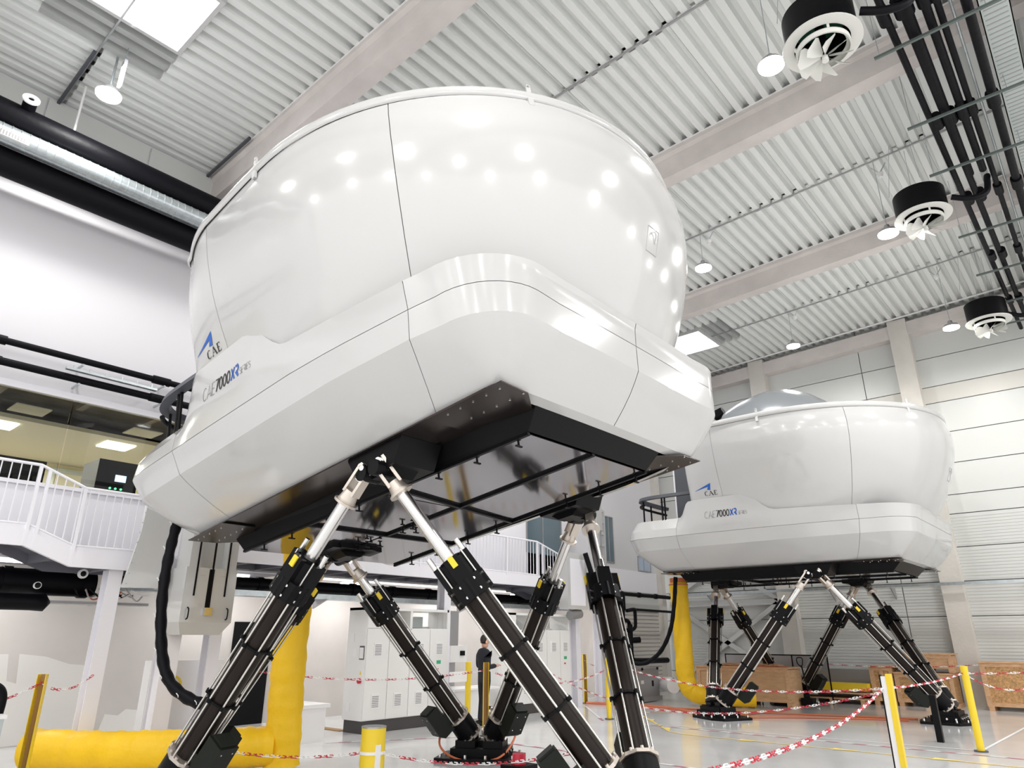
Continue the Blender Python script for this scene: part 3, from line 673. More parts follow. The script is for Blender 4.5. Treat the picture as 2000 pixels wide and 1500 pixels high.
    def f_motor():
        b = MB(); b.box((.315, 0, .60), (.21, .235, .36)); b.prism([(.42, -.118, .42), (.42, .118, .42), (.36, .118, .34), (.36, -.118, .34)], (-.2, 0, 0.0)); b.box((.17, 0, .45), (.16, .16, .16))
        b.box((.315, 0, .79), (.17, .19, .03)); b.k = 1
        for y in (-.07, .07):
            for z in (.5, .72): b.cyl((.42, y, z), (.426, y, z), .009, 6)
        return b.mesh('motor_box', ['motor', 'steel'])
    sub('motor_box', once('motor', f_motor), o)
    def f_lug(): b = MB(); b.cyl((-.02, -.07, -.02), (-.02, .07, -.02), .055, 14); b.box((0, 0, -.04), (.10, .09, .12)); return b.mesh('foot_pivot', 'cast', 35)
    sub('foot_pivot', once('lug', f_lug), o)
def floor_mount(root, cx, cy, a):
    Mw = Tm(cx, cy, 0) @ Matrix.Rotation(a, 4, 'Z')
    if 'fm' not in LEG:
        b = MB(); b.prism([(-.42, -.62, .003), (.30, -.62, .003), (.46, -.36, .003), (.46, .36, .003), (.30, .62, .003), (-.42, .62, .003), (-.5, .3, .003), (-.5, -.3, .003)], (0, 0, .05))
        LEG['fm'] = b.mesh('floor_mount', 'black')
        b = MB(); b.mm((-.26, -.42, .05), (.30, .42, .16)); b.mm((-.2, -.36, .16), (.2, -.06, .26)); b.mm((-.2, .06, .16), (.2, .36, .26)); b.mm((.02, -.34, .16), (.26, .34, .24))
        for s in (-1, 1): b.cyl((-.1, s*.17-.09, .27), (-.1, s*.17+.09, .27), .085, 14); b.cyl((.08, s*.17-.09, .27), (.08, s*.17+.09, .27), .07, 14)
        LEG['fb'] = b.mesh('pivot_block', 'black', 30)
        b = MB()
        for x, y in ((.4, .3), (.4, -.3), (.4, 0), (.24, .54), (.24, -.54), (-.1, .54), (-.1, -.54), (-.36, .54), (-.36, -.54), (-.42, .15), (-.42, -.15)): b.cyl((x, y, .05), (x, y, .10), .022, 6)
        for y in (-.3, -.1, .1, .3): b.cyl((.30, y, .11), (.325, y, .11), .02, 8)
        for x in (-.15, .05, .22):
            for s in (-1, 1): b.cyl((x, s*.42, .11), (x, s*.445, .11), .02, 8)
        LEG['fq'] = b.mesh('bolt', 'steel')
    o = bpy.data.objects.new('floor_mount', LEG['fm']); COL.objects.link(o); o.parent = root; o.matrix_basis = Mw
    for n_, k in (('pivot_block', 'fb'), ('anchor_bolts', 'fq')):
        q = bpy.data.objects.new(n_, LEG[k]); COL.objects.link(q); q.parent = o
        if k == 'fq': q['kind'] = 'stuff'
S1 = build_sim('nearest white flight simulator on six black legs, nose tilted up towards the ceiling', None, TH, .121, .131, False); S1.location = (-6.576, 6.138, 0)
S2 = build_sim('far level white flight simulator with grey roof hood near the back wall', None, 0.0, 0.0, 0.0, True); S2.location = (-6.302, 18.365, 0)
# ------------------------------------------------------------------ lamps
def lampgeo(x, y, z, lab, rod=True, big=1.0):
    top = ceil_z(x)-z-.03
    t = thing('high_bay_lamp', lab, 'lamp', (x, y, z), 'high bay lamps hanging from the roof')
    b = MB(); b.cyl((0, 0, .03), (0, 0, .10), .20, 28, .16); b.cyl((0, 0, .10), (0, 0, .22), .07, 14, .05); b.build('housing', 'ahu', t, 40)
    MB().cyl((0, 0, 0), (0, 0, .03), .19, 28).build('lens', 'lamp', t)
    MB().cyl((0, 0, .2), (0, 0, top), .008 if rod else .02, 8).build('suspension', 'galv', t)
    return t
def area(x, y, z, e, s=.4, col=(1, .98, .95)):
    l = bpy.data.lights.new('lamp_light', 'AREA'); l.shape = 'DISK'; l.size = s; l.energy = e; l.color = col
    o = bpy.data.objects.new('lamp_light', l); COL.objects.link(o); o.location = (x, y, z); return o
LP = [(-6.12, 14.2, 10.12, 'bright round lamp hanging right of the near dome, middle bay'), (-6.10, 20.1, 9.98, 'bright round lamp hanging above the far simulator hood'), (-2.05, 20.15, 9.38, 'bright round lamp beside the farthest ceiling fan'),
      (-2.12, 14.2, 9.42, 'bright round lamp beside the middle ceiling fan'), (-2.35, 8.75, 9.85, 'bright round lamp beside the nearest ceiling fan'), (-10.95, 2.46, 10.1, 'bright round lamp on a rod by the near skylight')]
for x, y, z, l in LP: lampgeo(x, y, z, l, z != 10.1); area(x, y, z-.02, LAMP_W)
for x, y in ((-10.9, 8.3), (-10.9, 14.2), (-2.2, 2.4), (-10.9, -3.5), (-6.3, -3.5), (-2.2, -3.5), (2.6, -3.5), (2.6, 2.4), (2.6, 8.3), (2.6, 14.2), (2.6, 20.1), (7.5, -3.5), (7.5, 2.4), (7.5, 8.3), (7.5, 14.2), (7.5, 20.1), (-10.9, -9.5), (-6.3, -9.5), (-2.2, -9.5), (2.6, -9.5)):
    t = lampgeo(x, y, 10.0, 'round high bay lamp out of view, %s bay, %s row' % ({-9.5: 'rearmost', -3.5: 'behind camera', 2.4: 'first', 8.3: 'second', 14.2: 'third', 20.1: 'last'}[y], {-10.9: 'left wall', -6.1: 'centre', -6.3: 'centre', -2.2: 'fan', 2.6: 'right', 7.5: 'far right'}[x])); area(x, y, 9.97, LAMP_W)
# ------------------------------------------------------------------ ceiling fans (destratification fans)
def blade_mesh():
    b = MB(); rows = []
    for i in range(7):
        t = i/6; r = lerp(.05, .34, t); w = interp(t, [(0, .03), (.5, .13), (.85, .18), (1, .12)]); tw = math.radians(lerp(60, 42, t))
        rows.append([Vector((r, -w*math.cos(tw)*k, -w*math.sin(tw)*k)) for k in (-.5, 0, .5, 1.0)])
    b.grid(rows); b.add([v+Vector((0, 0, .006)) for r in rows for v in r], [(i*4+j, i*4+j+1, (i+1)*4+j+1, (i+1)*4+j) for i in range(6) for j in range(3)])
    return b.mesh('fan_blade', 'fanw', 60)
BL = blade_mesh()
def fan(x, y, z, lab, a0):
    t = thing('ceiling_fan', lab, 'fan', (x, y, z), 'round ceiling air fans')
    b = MB(); b.ring((0, 0, .02), (0, 0, .52), .455, .44, 48); b.build('drum', 'black', t, 40)
    MB().cyl((0, 0, .48), (0, 0, .50), .44, 40).build('coil', 'green2', t)
    b = MB(); b.ring((0, 0, 0), (0, 0, .02), .505, .355, 48); b.build('ring_plate', 'fanw', t, 40)
    b = MB(); b.ring((0, 0, -.13), (0, 0, -.05), .345, .325, 40); b.ring((0, 0, -.06), (0, 0, -.05), .345, .29, 40)
    for k in range(4): a = k*PI/2+.5; b.box((.345*math.cos(a), .345*math.sin(a), -.025), (.03, .02, .06))
    b.build('nozzle_ring', 'fanw', t, 40)
    h = MB().cyl((0, 0, -.28), (0, 0, -.20), .045, 16, .04).build('hub', 'fanw', t, 40)
    MB().cyl((0, 0, -.20), (0, 0, .3), .06, 16).build('motor', 'black', t, 40)
    for k in range(9):
        o = bpy.data.objects.new('fan_blade', BL); COL.objects.link(o); o.parent = t; o.matrix_basis = Tm(0, 0, -.20) @ Matrix.Rotation(a0+k*2*PI/9, 4, 'Z')
    for k in range(4):
        a = k*PI/2+.3; MB().cyl((.5*math.cos(a), .5*math.sin(a), .6), (.3*math.cos(a), .3*math.sin(a), ceil_z(x)-z-.02), .005, 6).build('wire', 'galv', t)
fan(-1.50, 8.15, 9.22, 'nearest ceiling air fan with black drum and white blades, top right', .4)
fan(-1.45, 14.05, 9.46, 'middle ceiling air fan with black drum beside the pipe rack', .9)
fan(-1.22, 20.05, 9.27, 'farthest ceiling air fan with black drum in front of the back wall', .2)
# ------------------------------------------------------------------ pipe rack along the ceiling, right
for i, (x0, x1, r, l) in enumerate(((-.96, -.70, .05, 'outermost black ceiling pipe on the left of the rack'), (-.74, -.50, .055, 'second black ceiling pipe from the left of the rack'), (-.56, -.54, .068, 'thick black ceiling pipe ending beside the middle fan'), (-.34, -.33, .06, 'black ceiling pipe turning down to the middle fan'), (-.20, -.20, .045, 'thin black ceiling pipe next to the conduit'), (.12, .10, .065, 'thick black ceiling pipe nearest the cable tray'))):
    y1 = 22.9 if i in (0, 1, 4, 5) else 13.9
    t = thing('ceiling_pipe', l, 'pipe', (0, 0, 9.95), 'black pipes on the ceiling rack')
    MB().tube([(x0, -6, 0), (lerp(x0, x1, .6), 9, 0), (x1, y1, 0)], r, 12).build('pipe', 'blackmat', t, 60)
    y = 3.0
    while y < y1-.5: MB().cyl((x1 if y > 9 else lerp(x0, x1, .5), y, 0), (x1 if y > 9 else lerp(x0, x1, .5), y+.35, 0), r+.03, 12).build('sleeve', 'blackmat', t, 60); y += 2.9
tag(MB().tube([(-.06, -6, 10.02), (-.06, 22.9, 10.02)], .022, 8).build('conduit', 'galv', None, 60), 'thin bright conduit between the black ceiling pipes', 'conduit')
for k, y in enumerate((6.3, 9.6, 11.62, 13.3, 16.1, 18.3, 20.4, 22.0)):
    t = thing('pipe_support', ['','nearest','second','third','fourth','fifth','sixth','farthest'][k]+' grey channel carrying the ceiling pipes' if k else 'grey pipe channel above the top edge of the view', 'bracket', (0, y, 9.84), 'channels under the ceiling pipes')
    MB().mm((-1.12, -.02, -.02), (.85, .02, .02)).build('channel', 'channel', t)
    for x in (-1.05, .3): MB().cyl((x, 0, 0), (x, 0, ceil_z(x)-9.88), .006, 6).build('rod', 'galv', t)
b = MB(); b.mm((.22, -6, 10.12), (.58, 23, 10.135)).mm((.22, -6, 10.12), (.235, 23, 10.2)).mm((.565, -6, 10.12), (.58, 23, 10.2))
t = b.build('cable_tray', 'tray'); tag(t, 'pale perforated cable tray along the ceiling, far right', 'cable tray')
me = MB().mm((-.14, -.012, -.004), (.14, .012, 0)).mesh('tray_slot', 'ahu'); y = 6.5
while y < 17:
    o = bpy.data.objects.new('tray_slot', me); COL.objects.link(o); o.parent = t; o.location = (.40, y, 10.119); y += .11
for fx, fy, fz, lab in ((-1.5, 8.05, 9.3, 'nearest'), (-1.43, 13.75, 9.45, 'middle'), (-1.32, 20.05, 9.3, 'farthest')):
    tag(MB().tube(bez([(fx+.52, fy+.05, fz+.1), (fx+.8, fy+.15, fz), (fx+1.05, fy+.3, fz+.1), (fx+1.12, fy+.45, fz+.5), (fx+1.12, fy+.5, 9.95)], 6), .055, 10).build('branch_pipe', 'blackmat', None, 60), 'black branch pipe bending from the rack to the %s fan' % lab, 'pipe', 'branch pipes to the fans')
# ------------------------------------------------------------------ big insulated pipes upper left
def bigpipe(name, x, z, r, y0, y1, m, lab, cat, ends=True):
    t = thing(name, lab, cat, (x, 0, z)); MB().cyl((0, y0, 0), (0, y1, 0), r, 32).build('pipe', m, t, 60); return t
t = bigpipe('insulated_pipe', -12.1, 9.67, .255, -8, 22.8, 'blackmat', 'thick black insulated pipe, upper of two at upper left', 'pipe')
MB().cyl((0.0, 1.66, .12), (.36, 1.62, .24), .10, 20).build('stub', 'blackmat', t, 40); b = MB(); b.ring((.355, 1.62, .238), (.38, 1.617, .247), .125, .045, 28); b.build('flange', 'wplast', t, 40)
bigpipe('insulated_pipe', -12.2, 8.90, .235, -8, 22.8, 'blackmat', 'thick black insulated pipe, lower of two at upper left', 'pipe')
t = bigpipe('spiral_duct', -11.85, 9.17, .165, -8, 22.8, 'galv', 'shiny spiral metal duct between the two thick black pipes', 'duct')
rm_ = MB().ring((0, -.006, 0), (0, .006, 0), .173, .16, 28).mesh('duct_seam', 'galv'); y = 1.0
while y < 6.0:
    o = bpy.data.objects.new('duct_seam', rm_); COL.objects.link(o); o.parent = t; o.location = (0, y, 0); y += .125
b = MB(); b.mm((.12, 1.2, -.12), (.165, 1.75, -.02)); g_ = b.build('grille', 'wplast', t); b = MB()
for k in range(12): b.mm((.165, 1.23+.04*k, -.11), (.168, 1.25+.04*k, -.03))
b.build('grille_slots', 'slot', g_)
tag(MB().cyl((-12.05, 2.35, 9.9), (-12.05, 2.35, 10.9), .02, 8).build('hanger_rod', 'wplast'), 'white rod hanging the thick black pipe from the roof', 'rod')
for y0, l in ((2.15, 'left'), (4.95, 'right')): tag(MB().box((-12.0, y0, 10.86), (1.85, .05, .05), Matrix.Rotation(-.036, 3, 'Y')).build('roof_channel', 'dgrey'), 'dark steel channel under the roof sheets, %s one at upper left' % l, 'channel', 'dark channels under the roof')
for z, l in ((6.08, 'upper'), (5.74, 'lower')):
    t = thing('wall_pipe', '%s thin black pipe running along the white wall at left' % l, 'pipe', (-12.5, 0, z)); MB().cyl((0, -6, 0), (0, 9.0, 0), .055 if z > 6 else .062, 14).build('pipe', 'blackmat', t, 60)
    for y in (2.0, 4.55, 7.2): MB().cyl((0, y, 0), (0, y+.3, 0), .075, 14).build('sleeve', 'blackmat', t, 60)
    for y in (1.6, 3.4, 4.75, 6.5): MB().mm((-.3, y, -.09), (.02, y+.03, -.06)).build('bracket', 'galv', t)
b = MB(); b.mm((-12.42, 3.15, 5.83), (-12.34, 4.6, 5.87)); t = b.build('wall_rail', 'galv'); tag(t, 'thin grey rail with small clips by the lower wall pipe', 'rail')
for k in range(6): MB().mm((-12.39, 3.25+.25*k, 5.87), (-12.37, 3.27+.25*k, 5.93)).build('clip', 'galv', t)
# batten light by the near skylight
t = thing('hanging_light', 'small bright upright light hanging beside the rod lamp near the skylight', 'lamp', (-10.62, 2.5, 10.55)); MB().mm((-.055, -.02, -.42), (.055, .02, -.02)).build('diffuser', 'lamp', t); MB().mm((-.06, -.025, -.02), (.06, .025, .10)).build('body', 'ahu', t); MB().cyl((0, 0, .10), (0, 0, .38), .006, 6).build('wire', 'galv', t)
# sprinkler-like cameras on V brackets in mid bays
for x, y, z in ((-5.95, 14.3, 10.85), (-5.9, 20.0, 10.85), (-2.05, 14.3, 10.9), (-2.1, 20.1, 10.9)):
    t = thing('roof_camera', 'small white dome camera on a bracket, %s, %s bay' % ('above the near dome' if x < -4 else 'near the fans', 'middle' if y < 16 else 'far'), 'camera', (x, y, z), 'small roof cameras')
    MB().cyl((0, 0, 0), (0, 0, .05), .07, 16).build('base', 'wplast', t, 40); MB().cyl((0, 0, -.05), (0, 0, 0), .045, 14, .06).build('dome', 'wplast', t, 40); MB().cyl((-.14, 0, .25), (0, 0, .05), .008, 6).cyl((.14, 0, .25), (0, 0, .05), .012, 6).build('bracket', 'galv', t)
# ------------------------------------------------------------------ gallery
GX = -11.5
def gallery(name, prof, lab):   # prof: list of (y, z) deck heights
    t = struct(bpy.data.objects.new(name, None)); COL.objects.link(t)
    for (y0, z0), (y1, z1) in zip(prof, prof[1:]):
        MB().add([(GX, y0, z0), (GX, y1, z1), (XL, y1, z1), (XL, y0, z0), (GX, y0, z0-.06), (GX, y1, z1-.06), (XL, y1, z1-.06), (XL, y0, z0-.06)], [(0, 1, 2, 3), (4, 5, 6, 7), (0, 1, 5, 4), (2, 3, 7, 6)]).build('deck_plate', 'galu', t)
        MB().prism([(GX+.02, y0, z0-.20), (GX+.02, y1, z1-.20), (GX+.02, y1, z1+.02), (GX+.02, y0, z0+.02)], (-.08, 0, 0)).build('edge_beam', 'gal', t)
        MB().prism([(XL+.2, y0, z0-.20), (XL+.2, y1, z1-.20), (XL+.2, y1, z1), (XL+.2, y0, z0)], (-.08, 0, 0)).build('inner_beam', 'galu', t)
    y = prof[0][0]+.3
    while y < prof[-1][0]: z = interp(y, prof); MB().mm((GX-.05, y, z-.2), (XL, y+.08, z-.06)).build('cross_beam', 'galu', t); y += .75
    return t
PROF_L = [(-6, 3.10), (2.92, 3.10), (3.55, 2.86), (5.25, 2.86)]
PROF_R = [(6.0, 3.12), (14.3, 3.12), (15.2, 2.88), (16.9, 2.88)]
gallery('gallery_deck', PROF_L, ''); gallery('gallery_deck', PROF_R, '')
bm_ = MB().mm((-.007, -.007, .10), (.007, .007, .93)).mesh('baluster', 'gal')
def railing(prof, y0, y1, lab):
    t = thing('gallery_railing', lab, 'railing', (GX, 0, 0)); P = lambda y: interp(y, prof)
    ys = [y0]+[p[0] for p in prof if y0 < p[0] < y1]+[y1]
    for h, r in ((.94, .022), (.10, .014)): MB().tube([(0, y, P(y)+h) for y in ys], r, 8).build('top_rail' if h > .5 else 'bottom_rail', 'gal', t, 60)
    for a, c in zip(ys, ys[1:]): MB().prism([(0, a, P(a)), (0, c, P(c)), (0, c, P(c)+.09), (0, a, P(a)+.09)], (-.012, 0, 0)).build('kick_plate', 'gal', t)
    y = y0
    k = 0
    while y < y1:
        if k % 12: o = bpy.data.objects.new('baluster', bm_); COL.objects.link(o); o.parent = t; o.location = (0, y, P(y))
        y += .118; k += 1
    y = y0+.01
    posts = sorted(set([round(v, 2) for v in ys]+[round(y0+1.42*i, 2) for i in range(int((y1-y0)/1.42)+1)]))
    for y in posts: MB().mm((-.022, y-.022, P(y)-.18), (.022, y+.022, P(y)+.93)).build('post', 'gal', t)
railing(PROF_L, .2, 4.6, 'white bar railing of the gallery at the left edge, stepping down to the right')
railing(PROF_R, 6.0, 16.0, 'white bar railing of the gallery behind the near simulator legs')
struct(MB().mm((-12.75, 6.1, 3.1), (-12.72, 12.6, 4.15)).build('trim_6', 'gal'))
# steel columns of the gallery
for y0, l in ((4.13, 'first'), (5.10, 'second'), (5.85, 'third'), (11.12, 'fourth'), (16.05, 'fifth'), (17.2, 'sixth')):
    t = struct(bpy.data.objects.new('gallery_column', None)); COL.objects.link(t); t.location = (-11.62, y0, 0)
    MB().mm((.0, 0, 0), (.02, .2, 2.95)).build('flange', 'gal', t); MB().mm((-.22, 0, 0), (-.2, .2, 2.95)).build('flange', 'gal', t); MB().mm((-.2, .09, 0), (0, .11, 2.95)).build('web', 'gal', t)
# pipes below the gallery
for y0, y1, x, z, r, l in ((-4, 4.4, -12.95, 2.52, .20, 'thick black pipe under the gallery at the left'), (4.5, 16.6, -12.75, 2.66, .125, 'long black pipe under the gallery behind the near legs'), (19.2, 24, -12.45, 3.03, .065, 'black pipe crossing the white wall left of the far simulator')):
    t = thing('gallery_pipe', l, 'pipe', (x, 0, z)); MB().cyl((0, y0, 0), (0, min(y1, 22.9), 0), r, 20).build('pipe', 'blackmat', t, 60)
    y = y0+.5
    while y < min(y1, 22.5): MB().cyl((0, y, 0), (0, y+.12, 0), r+.02, 20).build('sleeve', 'blackmat', t, 60); y += 1.1
t = thing('pipe_end', 'black wrapped pipe end with taped tip sticking out at left', 'pipe', (-12.5, 0, 2.2)); MB().tube([(0, 1.0, 0), (0, 3.35, 0), (0, 3.45, 0), (0, 3.62, 0), (0, 3.7, 0)], .13, 14, lambda t: .12 if t < .6 else (.13 if t < .8 else .02)).build('pipe', 'blackmat', t, 60)
tag(MB().mm((-12.6, 4.6, 2.42), (-12.3, 16.7, 2.46)).mm((-12.3, 4.6, 2.42), (-12.28, 16.7, 2.52)).build('cable_tray', 'galv'), 'galvanised cable tray below the gallery pipe', 'cable tray')
for y in (5.6, 8.4, 9.7, 12.5): tag(MB().prism([(-12.6, y, 2.42), (-12.1, y, 2.42), (-12.6, y, 2.25)], (0, .04, 0)).build('tray_bracket', 'ahu'), 'small triangular bracket under the long cable tray, %s' % {5.6: 'left of the dark doorway', 8.4: 'left of the first cabinet', 9.7: 'above the first cabinet', 12.5: 'beside the second cabinet'}[y], 'bracket', 'tray brackets')
tag(MB().mm((-13.3, 4.5, 2.2), (-12.7, 4.55, 2.24)).mm((-13.0, 3.6, 2.20), (-12.6, 5.2, 2.24)).build('cable_shelf', 'ahu'), 'dark cable shelf under the gallery left of the black hose', 'shelf')
t = thing('cable_bundle', 'tangle of loose cables on the shelf under the white casing', 'cables', (-12.3, 4.5, 2.3))
for k in range(14):
    x, y = random.uniform(-.4, .3), random.uniform(-.5, .5)
    MB().tube(bez([(x, y, .12), (x+random.uniform(-.1, .1), y+random.uniform(.05, .2), random.uniform(-.06, .05)), (x+random.uniform(-.1, .1), y+random.uniform(.2, .35), random.uniform(0, .1))], 5), .012, 6).build('cable', random.choice(['ahu', 'orange', 'black', 'wplast', 'black']), t)
for y, z, l in ((3.38, 2.42, 'smaller'), (3.95, 2.62, 'larger')):
    t = thing('dome_camera', '%s white dome camera on the black pipe under the gallery' % l, 'camera', (-12.1, y, z)); MB().cyl((0, 0, 0), (-.05, 0, 0), .07 if l == 'larger' else .05, 20).build('base', 'wplast', t, 40); MB().cyl((.0, 0, 0), (.03, 0, 0), .042, 16, .02).build('lens', 'black', t, 40)
LB = ['flat white light behind the left frame edge', 'flat white light at the left frame edge', 'flat white light by the stepped railing', 'flat white light above the step box', 'flat white light above the first cabinet', 'flat white light above the second cabinet', 'flat white light by the sixth column']
for y in (-3.5, .6, 3.3, 7.2, 10.2, 13.6, 16.2):
    t = thing('gallery_light', LB.pop(0)+' lighting the recessed wall under the gallery', 'lamp', (-13.7, y, 2.86)); MB().mm((-.12, -.3, 0), (.12, .3, .04)).build('diffuser', 'lamp', t)
    l = bpy.data.lights.new('gallery_light_area', 'AREA'); l.shape = 'RECTANGLE'; l.size = .3; l.size_y = 1.2; l.energy = 24
    o = bpy.data.objects.new('gallery_light_area', l); COL.objects.link(o); o.location = (-13.7, y, 2.85)
for y in (1.0, 3.1, 5.3):
    l = bpy.data.lights.new('room_light', 'AREA'); l.shape = 'SQUARE'; l.size = .6; l.energy = 150; l.color = (1, .95, .82)
    o = bpy.data.objects.new('room_light', l); COL.objects.link(o); o.location = (-15.9, y, 5.56)
# ------------------------------------------------------------------ access bridge gear
t = thing('cable_casing', 'tall white riveted casing beside the black hose at left', 'casing', (-11.2, 4.2, 0))
b = MB(); b.prism([(0, 0, 2.39), (0, .6, 2.41), (0, .58, 3.9), (0, .17, 3.9), (0, .13, 3.2)], (-.05, 0, 0)); b.prism([(0, .60, 2.40), (0, .58, 3.9), (-.28, .58, 3.9), (-.28, .60, 2.40)], (0, -.02, 0)); b.build('cover', 'white', t)
b = MB()
for k in range(9): b.cyl((0, .05+.012*k, 2.45+.15*k), (.008, .05+.012*k, 2.45+.15*k), .008, 6)
q = b.build('rivets', 'ahu', t); q['kind'] = 'stuff'
t = thing('bridge_drive', 'white drawbridge drive box with black chain slots and two handles', 'machine', (-10.8, 4.93, 0))
b = MB(); b.mm((-.55, 0, 1.92), (0, .82, 2.72)); b.add([(-.55, 0, 1.92), (0, 0, 1.92), (0, .82, 1.92), (-.55, .82, 1.92), (-.5, .1, 1.74), (-.12, .1, 1.74), (-.12, .72, 1.74), (-.5, .72, 1.74)], [(0, 1, 5, 4), (1, 2, 6, 5), (2, 3, 7, 6), (4, 5, 6, 7)]); b.build('body', 'white', t)
b = MB(); b.mm((-.45, .03, 2.72), (0, .2, 3.35)).mm((-.45, .62, 2.72), (0, .79, 3.35)).mm((-.45, .2, 2.72), (-.15, .62, 3.3)); b.build('upper_frame', 'white', t)
for y in (.16, .41, .65):
    MB().mm((-.01, y-.012, 2.30 if y != .41 else 2.08), (.012, y+.012, 3.4)).build('chain', 'black', t)
MB().mm((0, .34, 2.02), (.06, .46, 2.13)).build('sprocket', 'steel', t); MB().mm((-.02, .36, 2.1), (.004, .44, 2.7)).build('slot', 'black', t)
for y in (.10, .72): MB().tube(bez([(0, y, 1.96), (.04, y, 1.98), (.05, y, 2.05), (.04, y, 2.11), (0, y, 2.13)], 4), .010, 8).build('handle', 'black', t, 60)
b = MB()
for y in (.12, .45): b.mm((0, y+.1, 2.60), (.003, y+.18, 2.606))
b.build('slot_mark', 'ahu', t)
tag(MB().mm((-11.62, 5.05, 0), (-11.42, 5.30, 2.0)).build('bridge_post', 'gal'), 'white steel post below the drawbridge drive box', 'post')
tag(MB().mm((-12.35, 5.2, 0), (-12.1, 6.4, 1.35)).build('wall_cabinet', 'wplast'), 'low white wall cabinet behind the end of the black hose', 'cabinet')
tag(MB().ring((-12.05, 5.55, .98), (-12.02, 5.55, .98), .15, .12, 28).build('hose_reel', 'yellow'), 'thin yellow ring hanging behind the black hose', 'ring')
t = thing('bridge_tower', 'white ladder-like bridge mast with chains beside the near rear legs', 'machine', (-11.2, 16.5, 0))
b = MB(); b.mm((-.2, 0, 3.3), (0, .05, 5.2)).mm((-.2, .55, 3.3), (0, .6, 5.2)); [b.mm((-.1, .05, 3.5+.33*k), (-.02, .55, 3.58+.33*k)) for k in range(6)]; b.build('mast', 'white', t)
for y in (.2, .36): MB().cyl((0, y, 3.9), (0, y+.02, 5.8), .016, 8).build('chain', 'ahu', t)
MB().mm((-.1, .14, 4.6), (.02, .42, 5.75)).build('carriage', 'white', t); MB().mm((-.25, 0, 2.4), (-.1, .62, 3.5)).build('lower_cover', 'white', t)
t = thing('cable_casing', 'tall white casing right of the second electrical cabinet', 'casing', (-11.2, 15.2, 0))
MB().mm((-.3, 0, 2.4), (0, .9, 3.85)).build('cover', 'white', t); MB().mm((0, .12, 2.5), (.004, .78, 3.7)).build('recess', 'gal', t); MB().cyl((-.15, .25, 2.25), (-.15, .7, 2.3), .12, 12).build('cable_loop', 'ahu', t)
tag(MB().tube(bez([(-11.0, 15.75, 3.85), (-10.95, 15.95, 3.3), (-10.9, 16.0, 2.9)], 6), .07, 10).build('sleeve', 'blackmat', None, 60), 'short black fabric sleeve on top of the white casing', 'sleeve')
# ------------------------------------------------------------------ hoses
h = thing('black_hose', 'thick black wrapped hose hanging from the near simulator tail', 'hose', (0, 0, 0)); HP = [(-9.85, 4.28, 3.35), (-9.9, 4.25, 2.9), (-9.85, 4.22, 2.3), (-9.6, 4.2, 1.65), (-9.2, 4.2, 1.2), (-8.75, 4.35, .98), (-8.5, 4.5, 1.0)]
hp_ = bez(HP, 10); MB().tube(hp_, .07, 12, lambda t: .068+.006*math.sin(t*90)).build('hose', 'blackmat', h, 60)
for k in range(4, len(hp_)-2, 7): MB().tube([hp_[k]+Vector((0, -.075, -.01)), hp_[k]+Vector((-.0, -.078, .01)), hp_[k]+Vector((-.03, -.09, .035))], .006, 5).build('cable_tie', 'wplast', h)
tag(MB().tube(bez([(-9.33, 17.6, 3.25), (-9.4, 17.55, 2.6), (-9.55, 17.5, 1.9), (-9.9, 17.5, 1.35), (-10.4, 17.5, 1.05), (-11.0, 17.6, 1.1), (-11.4, 17.7, 1.3)], 8), .055, 10, lambda t: .055+.004*math.sin(t*80)).build('black_hose', 'blackmat', None, 60), 'black hose curving down from the far simulator tail', 'hose')
# yellow air ducts
def fabric_tube(pts, r, wr=.012, f=60): return MB().tube(pts, r, 26, lambda t: r+wr*math.sin(t*f)*math.sin(t*f*.37+1)-.006*abs(math.sin(t*f*2.3))).build('fabric_tube', 'fabric', None, 60)
def yduct(name, lab, ox, oy, path_v, path_h):
    t = thing(name, lab, 'duct', (0, 0, 0))
    o = fabric_tube(bez(path_v, 14), .245); o.parent = t
    if path_h: o = fabric_tube(bez(path_h, 16), .255, .010, 90); o.parent = t
    return t
t = yduct('air_duct', 'yellow fabric air duct hanging from the near simulator to the floor', 0, 0, [(-9.45, 6.0, 3.1), (-9.45, 6.0, 2.4), (-9.45, 6.0, 1.4), (-9.45, 6.02, .7), (-9.45, 6.05, .04)], [(-9.5, 5.95, .29), (-9.95, 5.35, .28), (-10.4, 4.75, .27), (-11.0, 4.25, .26), (-11.9, 3.68, .27)])
b = MB()
for k in range(2): b.ring((-9.45, 6.0, 3.0-.06*k), (-9.45, 6.0, 3.02-.06*k), .262, .235, 24)
b.build('duct_strap', 'black', t)
t = yduct('air_duct', 'yellow fabric air duct bending along the floor under the far simulator', 0, 0, [(-9.5, 18.05, 3.13), (-9.5, 18.05, 2.4), (-9.5, 18.05, 1.3), (-9.5, 18.05, .75), (-9.42, 18.1, .42), (-9.15, 18.22, .30), (-8.6, 18.5, .27), (-8.0, 18.85, .26)], None)
b = MB(); b.ring((-9.5, 18.05, 3.06), (-9.5, 18.05, 3.09), .262, .235, 24).cyl((-9.5, 18.05, 3.08), (-9.5, 18.05, 3.25), .23, 20); b.build('duct_strap', 'orange', t)
